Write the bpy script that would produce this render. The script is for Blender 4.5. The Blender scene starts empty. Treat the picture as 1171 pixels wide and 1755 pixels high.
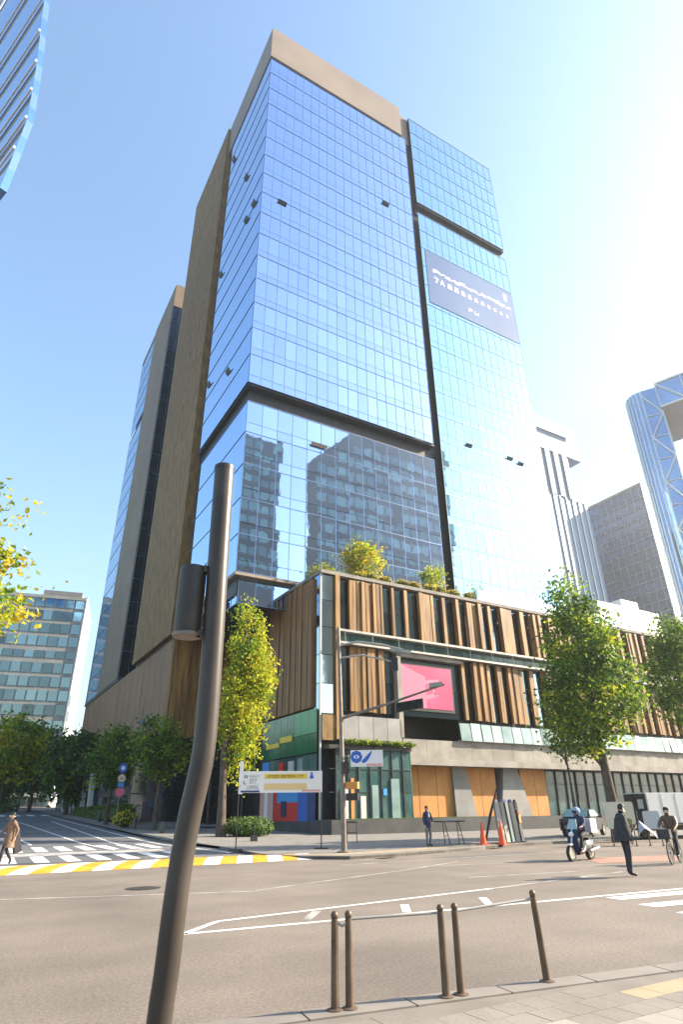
import bpy, bmesh, math, random
from mathutils import Vector, Matrix, Quaternion

R = random.Random(11)
S = bpy.context.scene
COL = S.collection
rad = math.radians

# ------------------------------------------------------------------ camera
cam_d = bpy.data.cameras.new("camera")
cam = bpy.data.objects.new("camera", cam_d)
COL.objects.link(cam)
cam_d.sensor_fit = 'HORIZONTAL'
cam_d.sensor_width = 36.0
cam_d.lens = 36.0 * 1038.5 / 1171
cam_d.clip_start = 0.05
cam_d.clip_end = 9000
PT, RL, YW = rad(26.35), rad(-0.72), rad(30.69)
fw = Vector((math.sin(YW) * math.cos(PT), math.cos(YW) * math.cos(PT), math.sin(PT)))
rt = Vector((math.cos(YW), -math.sin(YW), 0))
up = rt.cross(fw)
r2 = rt * math.cos(RL) + up * math.sin(RL)
u2 = up * math.cos(RL) - rt * math.sin(RL)
cam.matrix_world = Matrix(((r2.x, u2.x, -fw.x, 0), (r2.y, u2.y, -fw.y, 0), (r2.z, u2.z, -fw.z, 1.6), (0, 0, 0, 1)))
S.camera = cam

# ------------------------------------------------------------------ sky and sun
SUN_AZ, SUN_EL = 109.0, 29.0          # azimuth clockwise from +Y
W = bpy.data.worlds.new("World")
S.world = W
W.use_nodes = True
nt = W.node_tree
nt.nodes.clear()
sky = nt.nodes.new('ShaderNodeTexSky')
sky.sky_type = 'NISHITA'
sky.sun_disc = False
sky.sun_elevation = rad(SUN_EL)
sky.sun_rotation = rad(SUN_AZ)
sky.altitude = 50
sky.air_density = 1.6
sky.dust_density = 1.3
sky.ozone_density = 3.5
bg = nt.nodes.new('ShaderNodeBackground')
bg.inputs['Strength'].default_value = 0.11
wo = nt.nodes.new('ShaderNodeOutputWorld')
nt.links.new(sky.outputs[0], bg.inputs[0])
nt.links.new(bg.outputs[0], wo.inputs[0])

sl = bpy.data.lights.new("sun", 'SUN')
sl.energy = 5.0
sl.angle = rad(0.5)
sl.color = (1.0, 0.86, 0.68)
sun = bpy.data.objects.new("sun", sl)
COL.objects.link(sun)
sd = Vector((math.sin(rad(SUN_AZ)) * math.cos(rad(SUN_EL)), math.cos(rad(SUN_AZ)) * math.cos(rad(SUN_EL)), math.sin(rad(SUN_EL))))
sun.rotation_euler = sd.to_track_quat('Z', 'Y').to_euler()
sun.location = (60, -20, 80)

vs = S.view_settings
S.display_settings.display_device = 'sRGB'
vs.view_transform = 'Standard'
vs.look = 'None'
vs.exposure = 1.68
vs.gamma = 1
vs.use_curve_mapping = False
S.cycles.use_denoising = True
S.cycles.caustics_reflective = False
S.cycles.caustics_refractive = False
S.cycles.max_bounces = 8
S.cycles.sample_clamp_indirect = 6

# ------------------------------------------------------------------ materials
def M(name, c1, c2=None, scale=2.0, stretch=(1, 1, 1), rough=0.7, metal=0.0, bump=0.0, bscale=None, spec=0.5,
      rnd=0.0, detail=5, lo=0.35, hi=0.65, island=0.0, bdist=0.02, emit=None):
    m = bpy.data.materials.new(name)
    m.use_nodes = True
    t = m.node_tree
    n, l = t.nodes, t.links
    b = n['Principled BSDF']
    b.inputs['Roughness'].default_value = rough
    b.inputs['Metallic'].default_value = metal
    b.inputs['Specular IOR Level'].default_value = spec
    g = n.new('ShaderNodeNewGeometry'); g.name = 'Geometry'
    mp = n.new('ShaderNodeMapping')
    mp.inputs['Scale'].default_value = stretch
    l.new(g.outputs['Position'], mp.inputs['Vector'])
    col = None
    if c2 is not None:
        nz = n.new('ShaderNodeTexNoise')
        nz.inputs['Scale'].default_value = scale
        nz.inputs['Detail'].default_value = detail
        l.new(mp.outputs[0], nz.inputs['Vector'])
        rp = n.new('ShaderNodeValToRGB')
        rp.color_ramp.elements[0].position = lo
        rp.color_ramp.elements[1].position = hi
        rp.color_ramp.elements[0].color = (*c1, 1)
        rp.color_ramp.elements[1].color = (*c2, 1)
        l.new(nz.outputs['Fac'], rp.inputs[0])
        col = rp.outputs[0]
    else:
        rg = n.new('ShaderNodeRGB')
        rg.outputs[0].default_value = (*c1, 1)
        col = rg.outputs[0]
    if rnd or island:
        hs = n.new('ShaderNodeHueSaturation')
        oi = n.new('ShaderNodeObjectInfo')
        mr = n.new('ShaderNodeMapRange')
        mr.inputs['To Min'].default_value = 1 - (rnd or island)
        mr.inputs['To Max'].default_value = 1 + (rnd or island)
        l.new(oi.outputs['Random'] if rnd else g.outputs['Random Per Island'], mr.inputs['Value'])
        l.new(mr.outputs[0], hs.inputs['Value'])
        l.new(col, hs.inputs['Color'])
        col = hs.outputs[0]
    l.new(col, b.inputs['Base Color'])
    if bump:
        nb = n.new('ShaderNodeTexNoise')
        nb.inputs['Scale'].default_value = bscale or scale * 4
        nb.inputs['Detail'].default_value = 4
        l.new(mp.outputs[0], nb.inputs['Vector'])
        bp = n.new('ShaderNodeBump')
        bp.inputs['Strength'].default_value = bump
        bp.inputs['Distance'].default_value = bdist
        l.new(nb.outputs['Fac'], bp.inputs['Height'])
        l.new(bp.outputs[0], b.inputs['Normal'])
    if emit:
        l.new(col, b.inputs['Emission Color'])
        b.inputs['Emission Strength'].default_value = emit
    return m

def glass_coated(name, tint, rough=0.02, wob=0.12, ws=0.35, rnd=0.06, metal=1.0):
    """coated curtain-wall glass: mirror-like tinted reflection with slightly wavy panes"""
    return M(name, tint, rough=rough, metal=metal, bump=wob, bscale=ws, bdist=0.05, rnd=rnd, spec=0.5)

def leafmat(name, c1, c2, trans=0.45, scale=0.9):
    m = bpy.data.materials.new(name)
    m.use_nodes = True
    t = m.node_tree
    n, l = t.nodes, t.links
    n.remove(n['Principled BSDF'])
    g = n.new('ShaderNodeNewGeometry')
    nz = n.new('ShaderNodeTexNoise')
    nz.inputs['Scale'].default_value = scale
    l.new(g.outputs['Position'], nz.inputs['Vector'])
    ad = n.new('ShaderNodeMath'); ad.operation = 'MULTIPLY_ADD'
    l.new(g.outputs['Random Per Island'], ad.inputs[0]); ad.inputs[1].default_value = 0.5
    l.new(nz.outputs['Fac'], ad.inputs[2])
    rp = n.new('ShaderNodeValToRGB')
    rp.color_ramp.elements[0].position = 0.4; rp.color_ramp.elements[0].color = (*c1, 1)
    rp.color_ramp.elements[1].position = 1.05; rp.color_ramp.elements[1].color = (*c2, 1)
    l.new(ad.outputs[0], rp.inputs[0])
    d = n.new('ShaderNodeBsdfPrincipled'); d.inputs['Roughness'].default_value = 0.55
    d.inputs['Specular IOR Level'].default_value = 0.3
    tr = n.new('ShaderNodeBsdfTranslucent')
    hs = n.new('ShaderNodeHueSaturation'); hs.inputs['Hue'].default_value = 0.485; hs.inputs['Value'].default_value = 1.7
    l.new(rp.outputs[0], d.inputs['Base Color']); l.new(rp.outputs[0], hs.inputs['Color'])
    l.new(hs.outputs[0], tr.inputs[0])
    mx = n.new('ShaderNodeMixShader'); mx.inputs[0].default_value = trans
    l.new(d.outputs[0], mx.inputs[1]); l.new(tr.outputs[0], mx.inputs[2])
    l.new(mx.outputs[0], n['Material Output'].inputs['Surface'])
    return m

MT = {}
def asphalt_mat(name, c1, c2, crack=0.5):
    m = M(name, c1, c2, 0.5, rough=0.85, bump=0.5, bscale=60, bdist=0.006)
    t = m.node_tree; n, l = t.nodes, t.links
    b = n['Principled BSDF']
    src = b.inputs['Base Color'].links[0].from_socket
    g = n['Geometry']
    def noise(scale, stretch, detail=4):
        mp = n.new('ShaderNodeMapping'); mp.inputs['Scale'].default_value = stretch
        l.new(g.outputs['Position'], mp.inputs[0])
        z = n.new('ShaderNodeTexNoise'); z.inputs['Scale'].default_value = scale; z.inputs['Detail'].default_value = detail
        l.new(mp.outputs[0], z.inputs['Vector']); return z.outputs['Fac']
    def ramp(sock, p0, v0, p1, v1):
        r = n.new('ShaderNodeMapRange'); r.inputs['From Min'].default_value = p0; r.inputs['From Max'].default_value = p1
        r.inputs['To Min'].default_value = v0; r.inputs['To Max'].default_value = v1
        l.new(sock, r.inputs['Value']); return r.outputs[0]
    def mul(c, f):
        x = n.new('ShaderNodeMix'); x.data_type = 'RGBA'; x.blend_type = 'MULTIPLY'; x.inputs[0].default_value = 1
        l.new(c, x.inputs[6]); l.new(f, x.inputs[7]); return x.outputs[2]
    src = mul(src, ramp(noise(1.0, (.05, .9, 1)), .4, .93, .62, 1.04))       # wheel tracks along the road
    src = mul(src, ramp(noise(70, (1, 1, 1), 2), .32, .62, .68, 1.34))         # aggregate
    src = mul(src, ramp(noise(22, (1, 1, 1), 3), .35, .8, .65, 1.17))
    src = mul(src, ramp(noise(.22, (1, 1, 1), 6), .35, .84, .55, 1.04))      # broad stains
    wn = n.new('ShaderNodeTexNoise'); wn.inputs['Scale'].default_value = 1.5; l.new(g.outputs['Position'], wn.inputs['Vector'])
    ad = n.new('ShaderNodeVectorMath'); ad.operation = 'MULTIPLY_ADD'; ad.inputs[1].default_value = (.5, .5, .5)
    l.new(wn.outputs['Color'], ad.inputs[0]); l.new(g.outputs['Position'], ad.inputs[2])
    vo = n.new('ShaderNodeTexVoronoi'); vo.feature = 'DISTANCE_TO_EDGE'; vo.inputs['Scale'].default_value = .32
    l.new(ad.outputs[0], vo.inputs['Vector'])
    line = ramp(vo.outputs['Distance'], .001, 0, .007, 1)
    mask = ramp(noise(.3, (1, 1, 1), 2), .5, 1, .56, 0)
    mx = n.new('ShaderNodeMath'); mx.operation = 'MAXIMUM'; l.new(line, mx.inputs[0]); l.new(mask, mx.inputs[1])
    src = mul(src, ramp(mx.outputs[0], 0, 1 - crack, 1, 1))
    l.new(src, b.inputs['Base Color'])
    return m
MT['asphalt'] = asphalt_mat('asphalt', (0.155, 0.128, 0.104), (0.2, 0.166, 0.135), .14)
MT['street_asphalt'] = asphalt_mat('street_asphalt', (0.10, 0.102, 0.108), (0.145, 0.147, 0.152), .4)
MT['repair_asphalt'] = asphalt_mat('repair_asphalt', (0.115, 0.105, 0.095), (0.145, 0.133, 0.12), .2)
MT['ground'] = M('ground', (0.16, 0.155, 0.15), (0.21, 0.2, 0.19), 0.3, rough=0.9)
MT['paving'] = M('paving', (0.19, 0.165, 0.14), (0.235, 0.205, 0.175), 1.2, rough=0.85, bump=0.3, bscale=30, rnd=0.035)
MT['pale_paving'] = M('pale_paving', (0.27, 0.24, 0.2), (0.31, 0.275, 0.235), 1.2, rough=0.85, rnd=0.03)
MT['joint'] = M('joint', (0.16, 0.14, 0.118), (0.2, 0.175, 0.15), 2, rough=0.95)
def paving_mat(name, c1, c2, c3, sc):
    m = M(name, c1, c2, 1.2, rough=0.85)
    t = m.node_tree; n, l = t.nodes, t.links; b = n['Principled BSDF']
    src = b.inputs['Base Color'].links[0].from_socket
    br = n.new('ShaderNodeTexBrick'); br.inputs['Scale'].default_value = sc; br.inputs['Mortar Size'].default_value = .015
    br.inputs['Color1'].default_value = (1, 1, 1, 1); br.inputs['Color2'].default_value = (.84, .83, .82, 1); br.inputs['Mortar'].default_value = (.55, .53, .5, 1)
    l.new(n['Geometry'].outputs['Position'], br.inputs['Vector'])
    x = n.new('ShaderNodeMix'); x.data_type = 'RGBA'; x.blend_type = 'MULTIPLY'; x.inputs[0].default_value = 1
    l.new(src, x.inputs[6]); l.new(br.outputs['Color'], x.inputs[7]); l.new(x.outputs[2], b.inputs['Base Color'])
    return m
MT['far_paving'] = paving_mat('far_paving', (0.19, 0.178, 0.165), (0.25, 0.235, 0.215), None, 1.4)
MT['tactile'] = M('tactile', (0.32, 0.245, 0.15), (0.37, 0.285, 0.18), 2, rough=0.8)
MT['kerb'] = M('kerb', (0.18, 0.16, 0.138), (0.23, 0.205, 0.178), 2, rough=0.8)
MT['white_paint'] = M('white_paint', (0.5, 0.49, 0.47), (0.78, 0.77, 0.74), 2.2, rough=0.7, lo=0.25, hi=0.6)
MT['worn_paint'] = M('worn_paint', (0.21, 0.195, 0.18), (0.5, 0.48, 0.45), 1.5, rough=0.8, lo=0.35, hi=0.7)
MT['yellow_paint'] = M('yellow_paint', (0.55, 0.26, 0.012), (0.68, 0.36, 0.02), 2.0, rough=0.7)
MT['red_paint'] = M('red_paint', (0.3, 0.15, 0.11), (0.36, 0.2, 0.15), 1.0, rough=0.8)
MT['iron'] = M('iron', (0.05, 0.045, 0.04), (0.1, 0.09, 0.08), 6, rough=0.6, metal=0.5)
MT['blue_glass'] = glass_coated('blue_glass', (0.47, 0.59, 0.86), rnd=0.09)
MT['side_glass'] = glass_coated('side_glass', (0.40, 0.62, 0.93), wob=0.05)
MT['cyan_glass'] = glass_coated('cyan_glass', (0.33, 0.52, 0.69))
MT['teal_glass'] = glass_coated('teal_glass', (0.2, 0.36, 0.42), rough=0.05)
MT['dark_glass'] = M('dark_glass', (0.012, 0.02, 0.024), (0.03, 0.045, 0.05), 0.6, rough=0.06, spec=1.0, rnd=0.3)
MT['podium_glass'] = glass_coated('podium_glass', (0.17, 0.235, 0.27), rough=0.05, wob=0.3, ws=0.6, rnd=0.5)
MT['shop_glass'] = M('shop_glass', (0.035, 0.085, 0.08), (0.09, 0.16, 0.15), 0.5, rough=0.1, spec=0.45, rnd=0.35)
MT['pale_glass'] = glass_coated('pale_glass', (0.5, 0.6, 0.66), rough=0.05)
MT['side_bar'] = M('side_bar', (0.2, 0.34, 0.52), rough=0.3, metal=0.8)
MT['mullion'] = M('mullion', (0.27, 0.38, 0.58), rough=0.3, metal=0.8)
MT['mullion_pale'] = M('mullion_pale', (0.28, 0.40, 0.50), rough=0.4, metal=0.6)
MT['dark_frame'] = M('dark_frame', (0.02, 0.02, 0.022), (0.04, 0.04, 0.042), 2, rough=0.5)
MT['soffit'] = M('soffit', (0.035, 0.04, 0.05), (0.05, 0.055, 0.065), 0.5, rough=0.5)
MT['bronze'] = M('bronze', (0.25, 0.195, 0.145), (0.30, 0.235, 0.175), 0.15, rough=0.55, metal=0.15)
MT['stone'] = M('stone', (0.17, 0.096, 0.03), (0.28, 0.175, 0.066), 1.6, (1, 1, 0.35), rough=0.8, bump=0.6, bscale=3, bdist=0.05)
MT['stone_pale'] = M('stone_pale', (0.2, 0.15, 0.1), (0.24, 0.185, 0.125), 0.3, rough=0.7)
MT['wood'] = M('wood', (0.125, 0.056, 0.013), (0.36, 0.19, 0.048), 1.6, (2.2, 2.2, 0.16), rough=0.55, bump=0.35, bscale=4, rnd=0.18)
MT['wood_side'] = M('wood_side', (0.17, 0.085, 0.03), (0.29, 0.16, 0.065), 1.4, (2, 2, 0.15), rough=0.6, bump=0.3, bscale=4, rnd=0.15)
MT['orange_wall'] = M('orange_wall', (0.46, 0.19, 0.04), (0.56, 0.25, 0.06), 0.8, rough=0.6, rnd=0.08)
MT['concrete'] = M('concrete', (0.24, 0.22, 0.19), (0.34, 0.315, 0.275), 0.7, rough=0.85, bump=0.2, rnd=0.06)
MT['grey_panel'] = M('grey_panel', (0.23, 0.225, 0.215), (0.3, 0.29, 0.28), 0.7, rough=0.7, rnd=0.1)
MT['plinth'] = M('plinth', (0.04, 0.04, 0.042), (0.065, 0.065, 0.066), 0.8, rough=0.5)
MT['rail_glass'] = M('rail_glass', (0.2, 0.3, 0.29), (0.36, 0.46, 0.44), 0.4, rough=0.12, spec=0.9, rnd=0.15)
MT['steel'] = M('steel', (0.26, 0.26, 0.235), (0.38, 0.37, 0.335), 1.5, rough=0.5, metal=0.3)
MT['pole_metal'] = M('pole_metal', (0.042, 0.034, 0.028), (0.06, 0.049, 0.041), 3, rough=0.4, spec=0.35)
MT['post_brown'] = M('post_brown', (0.10, 0.065, 0.04), (0.15, 0.1, 0.065), 6, rough=0.5, metal=0.3)
MT['street_pole'] = M('street_pole', (0.17, 0.14, 0.12), (0.24, 0.2, 0.17), 3, rough=0.5, metal=0.4)
MT['black'] = M('black', (0.012, 0.012, 0.013), rough=0.45)
MT['rubber'] = M('rubber', (0.018, 0.018, 0.018), rough=0.8)
MT['white'] = M('white', (0.78, 0.77, 0.75), rough=0.5)
MT['cream'] = M('cream', (0.62, 0.55, 0.40), (0.68, 0.6, 0.45), 2, rough=0.6)
MT['pale_grey'] = M('pale_grey', (0.5, 0.5, 0.49), rough=0.6)
MT['bark'] = M('bark', (0.055, 0.042, 0.032), (0.11, 0.085, 0.065), 5, (1, 1, 0.3), rough=0.9, bump=0.8, bscale=14)
MT['leaf_green'] = leafmat('leaf_green', (0.045, 0.11, 0.012), (0.17, 0.27, 0.025))
MT['leaf_yellow'] = leafmat('leaf_yellow', (0.16, 0.24, 0.015), (0.40, 0.42, 0.03), 0.5)
MT['leaf_gold'] = leafmat('leaf_gold', (0.22, 0.25, 0.015), (0.5, 0.4, 0.03), 0.5)
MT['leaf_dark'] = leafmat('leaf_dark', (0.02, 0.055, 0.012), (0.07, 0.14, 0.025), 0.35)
MT['hedge'] = leafmat('hedge', (0.02, 0.05, 0.01), (0.08, 0.13, 0.02), 0.3, 2)
MT['flower'] = leafmat('flower', (0.6, 0.42, 0.02), (0.75, 0.62, 0.05), 0.3, 2)
MT['turf'] = M('turf', (0.03, 0.06, 0.015), (0.07, 0.11, 0.03), 3, rough=0.95)
MT['green_sign'] = M('green_sign', (0.01, 0.10, 0.045), (0.02, 0.17, 0.075), 0.4, rough=0.15, spec=0.8)
MT['green_light'] = M('green_light', (0.06, 0.30, 0.13), rough=0.2)
MT['yellow'] = M('yellow', (0.75, 0.55, 0.06), rough=0.5)
MT['yellow_pale'] = M('yellow_pale', (0.75, 0.55, 0.25), rough=0.5)
MT['blue'] = M('blue', (0.02, 0.12, 0.5), rough=0.4)
MT['blue_bright'] = M('blue_bright', (0.05, 0.3, 0.7), rough=0.4)
MT['navy'] = M('navy', (0.03, 0.05, 0.16), rough=0.5)
MT['grey_ink'] = M('grey_ink', (0.32, 0.33, 0.38), rough=0.6)
MT['red'] = M('red', (0.6, 0.03, 0.02), rough=0.4)
MT['pink'] = M('pink', (0.75, 0.15, 0.25), rough=0.5)
MT['orange'] = M('orange', (0.85, 0.10, 0.02), rough=0.5)
MT['stripe_pink'] = M('stripe_pink', (0.7, 0.35, 0.3), rough=0.6)
MT['screen_pink'] = M('screen_pink', (0.40, 0.035, 0.11), (0.48, 0.06, 0.16), 0.35, rough=0.4, emit=0.12, lo=0.4, hi=0.6)
MT['screen_pale'] = M('screen_pale', (0.55, 0.14, 0.21), rough=0.4, emit=0.12)
MT['banner_blue'] = M('banner_blue', (0.09, 0.145, 0.28), (0.125, 0.185, 0.33), 0.08, rough=0.35, spec=0.6)
MT['banner_ink'] = M('banner_ink', (0.75, 0.68, 0.68), rough=0.6)
MT['skin'] = M('skin', (0.5, 0.32, 0.24), rough=0.6)
MT['hair'] = M('hair', (0.015, 0.012, 0.01), rough=0.6)
MT['coat_brown'] = M('coat_brown', (0.16, 0.10, 0.07), (0.22, 0.145, 0.1), 8, rough=0.85)
MT['cloth_dark'] = M('cloth_dark', (0.025, 0.024, 0.03), (0.04, 0.038, 0.045), 8, rough=0.85)
MT['cloth_navy'] = M('cloth_navy', (0.02, 0.028, 0.07), (0.03, 0.04, 0.09), 8, rough=0.85)
MT['cloth_grey'] = M('cloth_grey', (0.14, 0.13, 0.14), (0.2, 0.19, 0.2), 8, rough=0.85)
MT['cloth_pale'] = M('cloth_pale', (0.42, 0.45, 0.5), (0.5, 0.52, 0.56), 8, rough=0.85)
MT['car_paint'] = M('car_paint', (0.012, 0.014, 0.017), rough=0.15, spec=0.8)
MT['chrome'] = M('chrome', (0.6, 0.6, 0.6), rough=0.15, metal=1)
MT['window_beige'] = M('window_beige', (0.42, 0.41, 0.37), (0.5, 0.49, 0.45), 0.3, rough=0.7)
MT['office_glass'] = M('office_glass', (0.19, 0.26, 0.28), rough=0.08, metal=0.85, rnd=0.55)
MT['office_white'] = M('office_white', (0.5, 0.52, 0.55), rough=0.5)
MT['far_white'] = M('far_white', (0.26, 0.30, 0.36), rough=0.5)
MT['far_blue'] = M('far_blue', (0.12, 0.18, 0.27), rough=0.6, metal=0.0, rnd=0.05)
MT['tower_dark'] = M('tower_dark', (0.02, 0.05, 0.13), (0.05, 0.09, 0.19), 0.4, rough=0.25, metal=0.2, rnd=0.3)
MT['tower_line'] = M('tower_line', (0.16, 0.2, 0.27), rough=0.5)
MT['truss'] = M('truss', (0.62, 0.65, 0.68), rough=0.4, metal=0.3)
MT['pale_blue'] = M('pale_blue', (0.45, 0.62, 0.82), rough=0.05, metal=0.9)
MT['fin'] = M('fin', (0.85, 0.82, 0.76), rough=0.5)
MT['gate_glass'] = M('gate_glass', (0.16, 0.28, 0.46), (0.24, 0.38, 0.56), 0.12, rough=0.06, metal=0.85)
MT['soffit_grey'] = M('soffit_grey', (0.3, 0.3, 0.31), rough=0.7)
MT['bag_green'] = M('bag_green', (0.03, 0.05, 0.02), (0.35, 0.38, 0.08), 14, rough=0.8)
MT['blue_helmet'] = M('blue_helmet', (0.25, 0.33, 0.5), rough=0.2)
MT['refl_wall'] = M('refl_wall', (0.13, 0.135, 0.10), (0.17, 0.175, 0.13), 0.1, rough=0.8)
MT['refl_window'] = M('refl_window', (0.27, 0.42, 0.33), rough=0.3, spec=0.6, rnd=0.35)

# ------------------------------------------------------------------ mesh helpers
class MB:
    def __init__(self):
        self.v, self.f, self.mi = [], [], []
    def add(self, vs_, fs, mi=0):
        o = len(self.v)
        self.v += [tuple(p) for p in vs_]
        self.f += [tuple(i + o for i in q) for q in fs]
        self.mi += [mi] * len(fs)
        return self
    def box(self, x0, x1, y0, y1, z0, z1, mi=0):
        return self.add([(x0, y0, z0), (x1, y0, z0), (x1, y1, z0), (x0, y1, z0), (x0, y0, z1), (x1, y0, z1), (x1, y1, z1), (x0, y1, z1)],
                        [(0, 3, 2, 1), (4, 5, 6, 7), (0, 1, 5, 4), (1, 2, 6, 5), (2, 3, 7, 6), (3, 0, 4, 7)], mi)
    def obox(self, c, u, v, n, su, sv, sn, mi=0):
        """box centred at c with half-sizes along unit axes"""
        c, u, v, n = Vector(c), Vector(u) * su, Vector(v) * sv, Vector(n) * sn
        P = [c + a * u + b * v + d * n for d in (-1, 1) for b in (-1, 1) for a in (-1, 1)]
        return self.add(P, [(0, 2, 3, 1), (4, 5, 7, 6), (0, 1, 5, 4), (1, 3, 7, 5), (3, 2, 6, 7), (2, 0, 4, 6)], mi)
    def bar(self, a, b, w, h=None, mi=0):
        a, b = Vector(a), Vector(b)
        d = (b - a)
        L = d.length
        d.normalize()
        s = d.cross(Vector((0, 0, 1)))
        if s.length < 1e-3: s = Vector((1, 0, 0))
        s.normalize()
        t = s.cross(d)
        return self.obox((a + b) / 2, d, s, t, L / 2, w / 2, (h or w) / 2, mi)
    def tube(self, pts, rs, seg=8, mi=0, cap=True):
        pts = [Vector(p) for p in pts]
        if not isinstance(rs, (list, tuple)): rs = [rs] * len(pts)
        o = len(self.v)
        prev = None
        for i, p in enumerate(pts):
            d = (pts[min(i + 1, len(pts) - 1)] - pts[max(i - 1, 0)]).normalized()
            if prev is None:
                s = d.orthogonal().normalized()
            else:
                s = prev - d * prev.dot(d)
                s = s.normalized() if s.length > 1e-6 else d.orthogonal().normalized()
            prev = s
            t = d.cross(s)
            for k in range(seg):
                a = 2 * math.pi * k / seg
                self.v.append(tuple(p + (s * math.cos(a) + t * math.sin(a)) * rs[i]))
        for i in range(len(pts) - 1):
            for k in range(seg):
                self.f.append((o + i * seg + k, o + i * seg + (k + 1) % seg, o + (i + 1) * seg + (k + 1) % seg, o + (i + 1) * seg + k))
                self.mi.append(mi)
        if cap:
            self.f.append(tuple(o + k for k in reversed(range(seg)))); self.mi.append(mi)
            self.f.append(tuple(o + (len(pts) - 1) * seg + k for k in range(seg))); self.mi.append(mi)
        return self
    def lathe(self, c, prof, seg=12, mi=0, sx=1, sy=1):
        return self.ringloft([[(c[0] + r * sx * math.cos(2 * math.pi * k / seg), c[1] + r * sy * math.sin(2 * math.pi * k / seg), c[2] + z) for k in range(seg)] for r, z in prof], mi)
    def ringloft(self, rings, mi=0, cap=True):
        n = len(rings[0]); o = len(self.v)
        for r in rings: self.v += [tuple(p) for p in r]
        for i in range(len(rings) - 1):
            for k in range(n):
                self.f.append((o + i * n + k, o + i * n + (k + 1) % n, o + (i + 1) * n + (k + 1) % n, o + (i + 1) * n + k)); self.mi.append(mi)
        if cap:
            self.f.append(tuple(o + k for k in reversed(range(n)))); self.mi.append(mi)
            self.f.append(tuple(o + (len(rings) - 1) * n + k for k in range(n))); self.mi.append(mi)
        return self
    def ball(self, c, rx, ry, rz, seg=10, rings=6, mi=0):
        return self.lathe(c, [(max(1e-3, math.sin(math.pi * i / rings)) , -math.cos(math.pi * i / rings) * rz) for i in range(rings + 1)], seg, mi, rx, ry)
    def prism(self, poly, z0, z1, mi=0):
        n = len(poly)
        return self.add([(x, y, z0) for x, y in poly] + [(x, y, z1) for x, y in poly],
                        [tuple(reversed(range(n))), tuple(range(n, 2 * n))] + [(i, (i + 1) % n, n + (i + 1) % n, n + i) for i in range(n)], mi)
    def mesh(self, name, mats):
        m = bpy.data.meshes.new(name)
        m.from_pydata(self.v, [], self.f)
        for q in (mats if isinstance(mats, (list, tuple)) else [mats]):
            m.materials.append(MT[q] if isinstance(q, str) else q)
        if any(self.mi): m.polygons.foreach_set('material_index', self.mi)
        m.update()
        return m
    def build(self, name, mats, parent=None, smooth=False, **kw):
        m = self.mesh(name, mats)
        if smooth:
            m.polygons.foreach_set('use_smooth', [True] * len(m.polygons))
            m.set_sharp_from_angle(angle=rad(50))
        return link(name, m, parent, **kw)

def link(name, mesh, parent=None, loc=(0, 0, 0), rot=(0, 0, 0), scale=(1, 1, 1), **props):
    o = bpy.data.objects.new(name, mesh)
    COL.objects.link(o)
    o.location, o.rotation_euler, o.scale = loc, rot, scale
    if parent: o.parent = parent
    for k, v in props.items(): o[k] = v
    return o

def thing(name, label, cat, loc=(0, 0, 0), rz=0.0, group=None):
    o = bpy.data.objects.new(name, None)
    COL.objects.link(o)
    o.location = loc
    o.rotation_euler = (0, 0, rz)
    o.empty_display_size = 0.2
    o['label'] = label; o['category'] = cat
    if group: o['group'] = group
    return o

def tag(o, label, cat, group=None):
    o['label'] = label; o['category'] = cat
    if group: o['group'] = group
    return o

def copy_thing(o, loc, rz=0.0, label=None):
    c = o.copy(); COL.objects.link(c); c.location = loc; c.rotation_euler = (0, 0, rz)
    if label: c['label'] = label
    for ch in list(o.children):
        d = ch.copy(); COL.objects.link(d); d.parent = c
        for g in list(ch.children):
            e = g.copy(); COL.objects.link(e); e.parent = d
    return c

def ss(a, b, x):
    t = min(1, max(0, (x - a) / (b - a)))
    return t * t * (3 - 2 * t)

def gz(x, y):
    """ground height: the side street climbs gently away to the left of the tower"""
    return 0.03 * max(0.0, min(y, 150) - 44) * (1 - ss(20, 34, x))

# unit shapes shared between alike pieces
_ub = MB().box(-.5, .5, -.5, .5, -.5, .5)
UB = {}
def unit(mat):
    if mat not in UB: UB[mat] = _ub.mesh('unit_' + mat, mat)
    return UB[mat]

def piece(name, mat, parent, x0, x1, y0, y1, z0, z1, rot=(0, 0, 0)):
    """a box-shaped piece that shares one unit mesh per material"""
    return link(name, unit(mat), parent, ((x0 + x1) / 2, (y0 + y1) / 2, (z0 + z1) / 2), rot, (x1 - x0, y1 - y0, z1 - z0))

# ------------------------------------------------------------------ ground, roads, pavements
def sheet(name, xs, ys, off, mat, mask=None):
    m = MB()
    idx = {}
    vs_, fs = [], []
    for j, y in enumerate(ys):
        for i, x in enumerate(xs):
            idx[i, j] = len(vs_); vs_.append((x, y, gz(x, y) + off))
    for j in range(len(ys) - 1):
        for i in range(len(xs) - 1):
            fs.append((idx[i, j], idx[i + 1, j], idx[i + 1, j + 1], idx[i, j + 1]))
    m.add(vs_, fs)
    return m.build(name, mat, smooth=True, kind='structure')

def lin(a, b, n): return [a + (b - a) * i / n for i in range(n + 1)]

gxs = [-3000, -800, -300, -120] + lin(-60, 60, 60) + [90, 140, 300, 900, 3000]
gys = [-3000, -800, -200, -60] + lin(-20, 160, 60) + [200, 300, 600, 1400, 3500]
sheet('ground', gxs, gys, -0.02, 'ground')
sheet('main_road', [-200, -100, -60, -30, 0, 20, 40, 80, 200], [-14, -6, 0, 6, 12, 18, 24, 28.6], 0.0, 'asphalt')
sheet('side_street', lin(-14, 12.6, 10), [28.6] + lin(30, 160, 40) + [200, 260], 0.0, 'street_asphalt')

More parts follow.
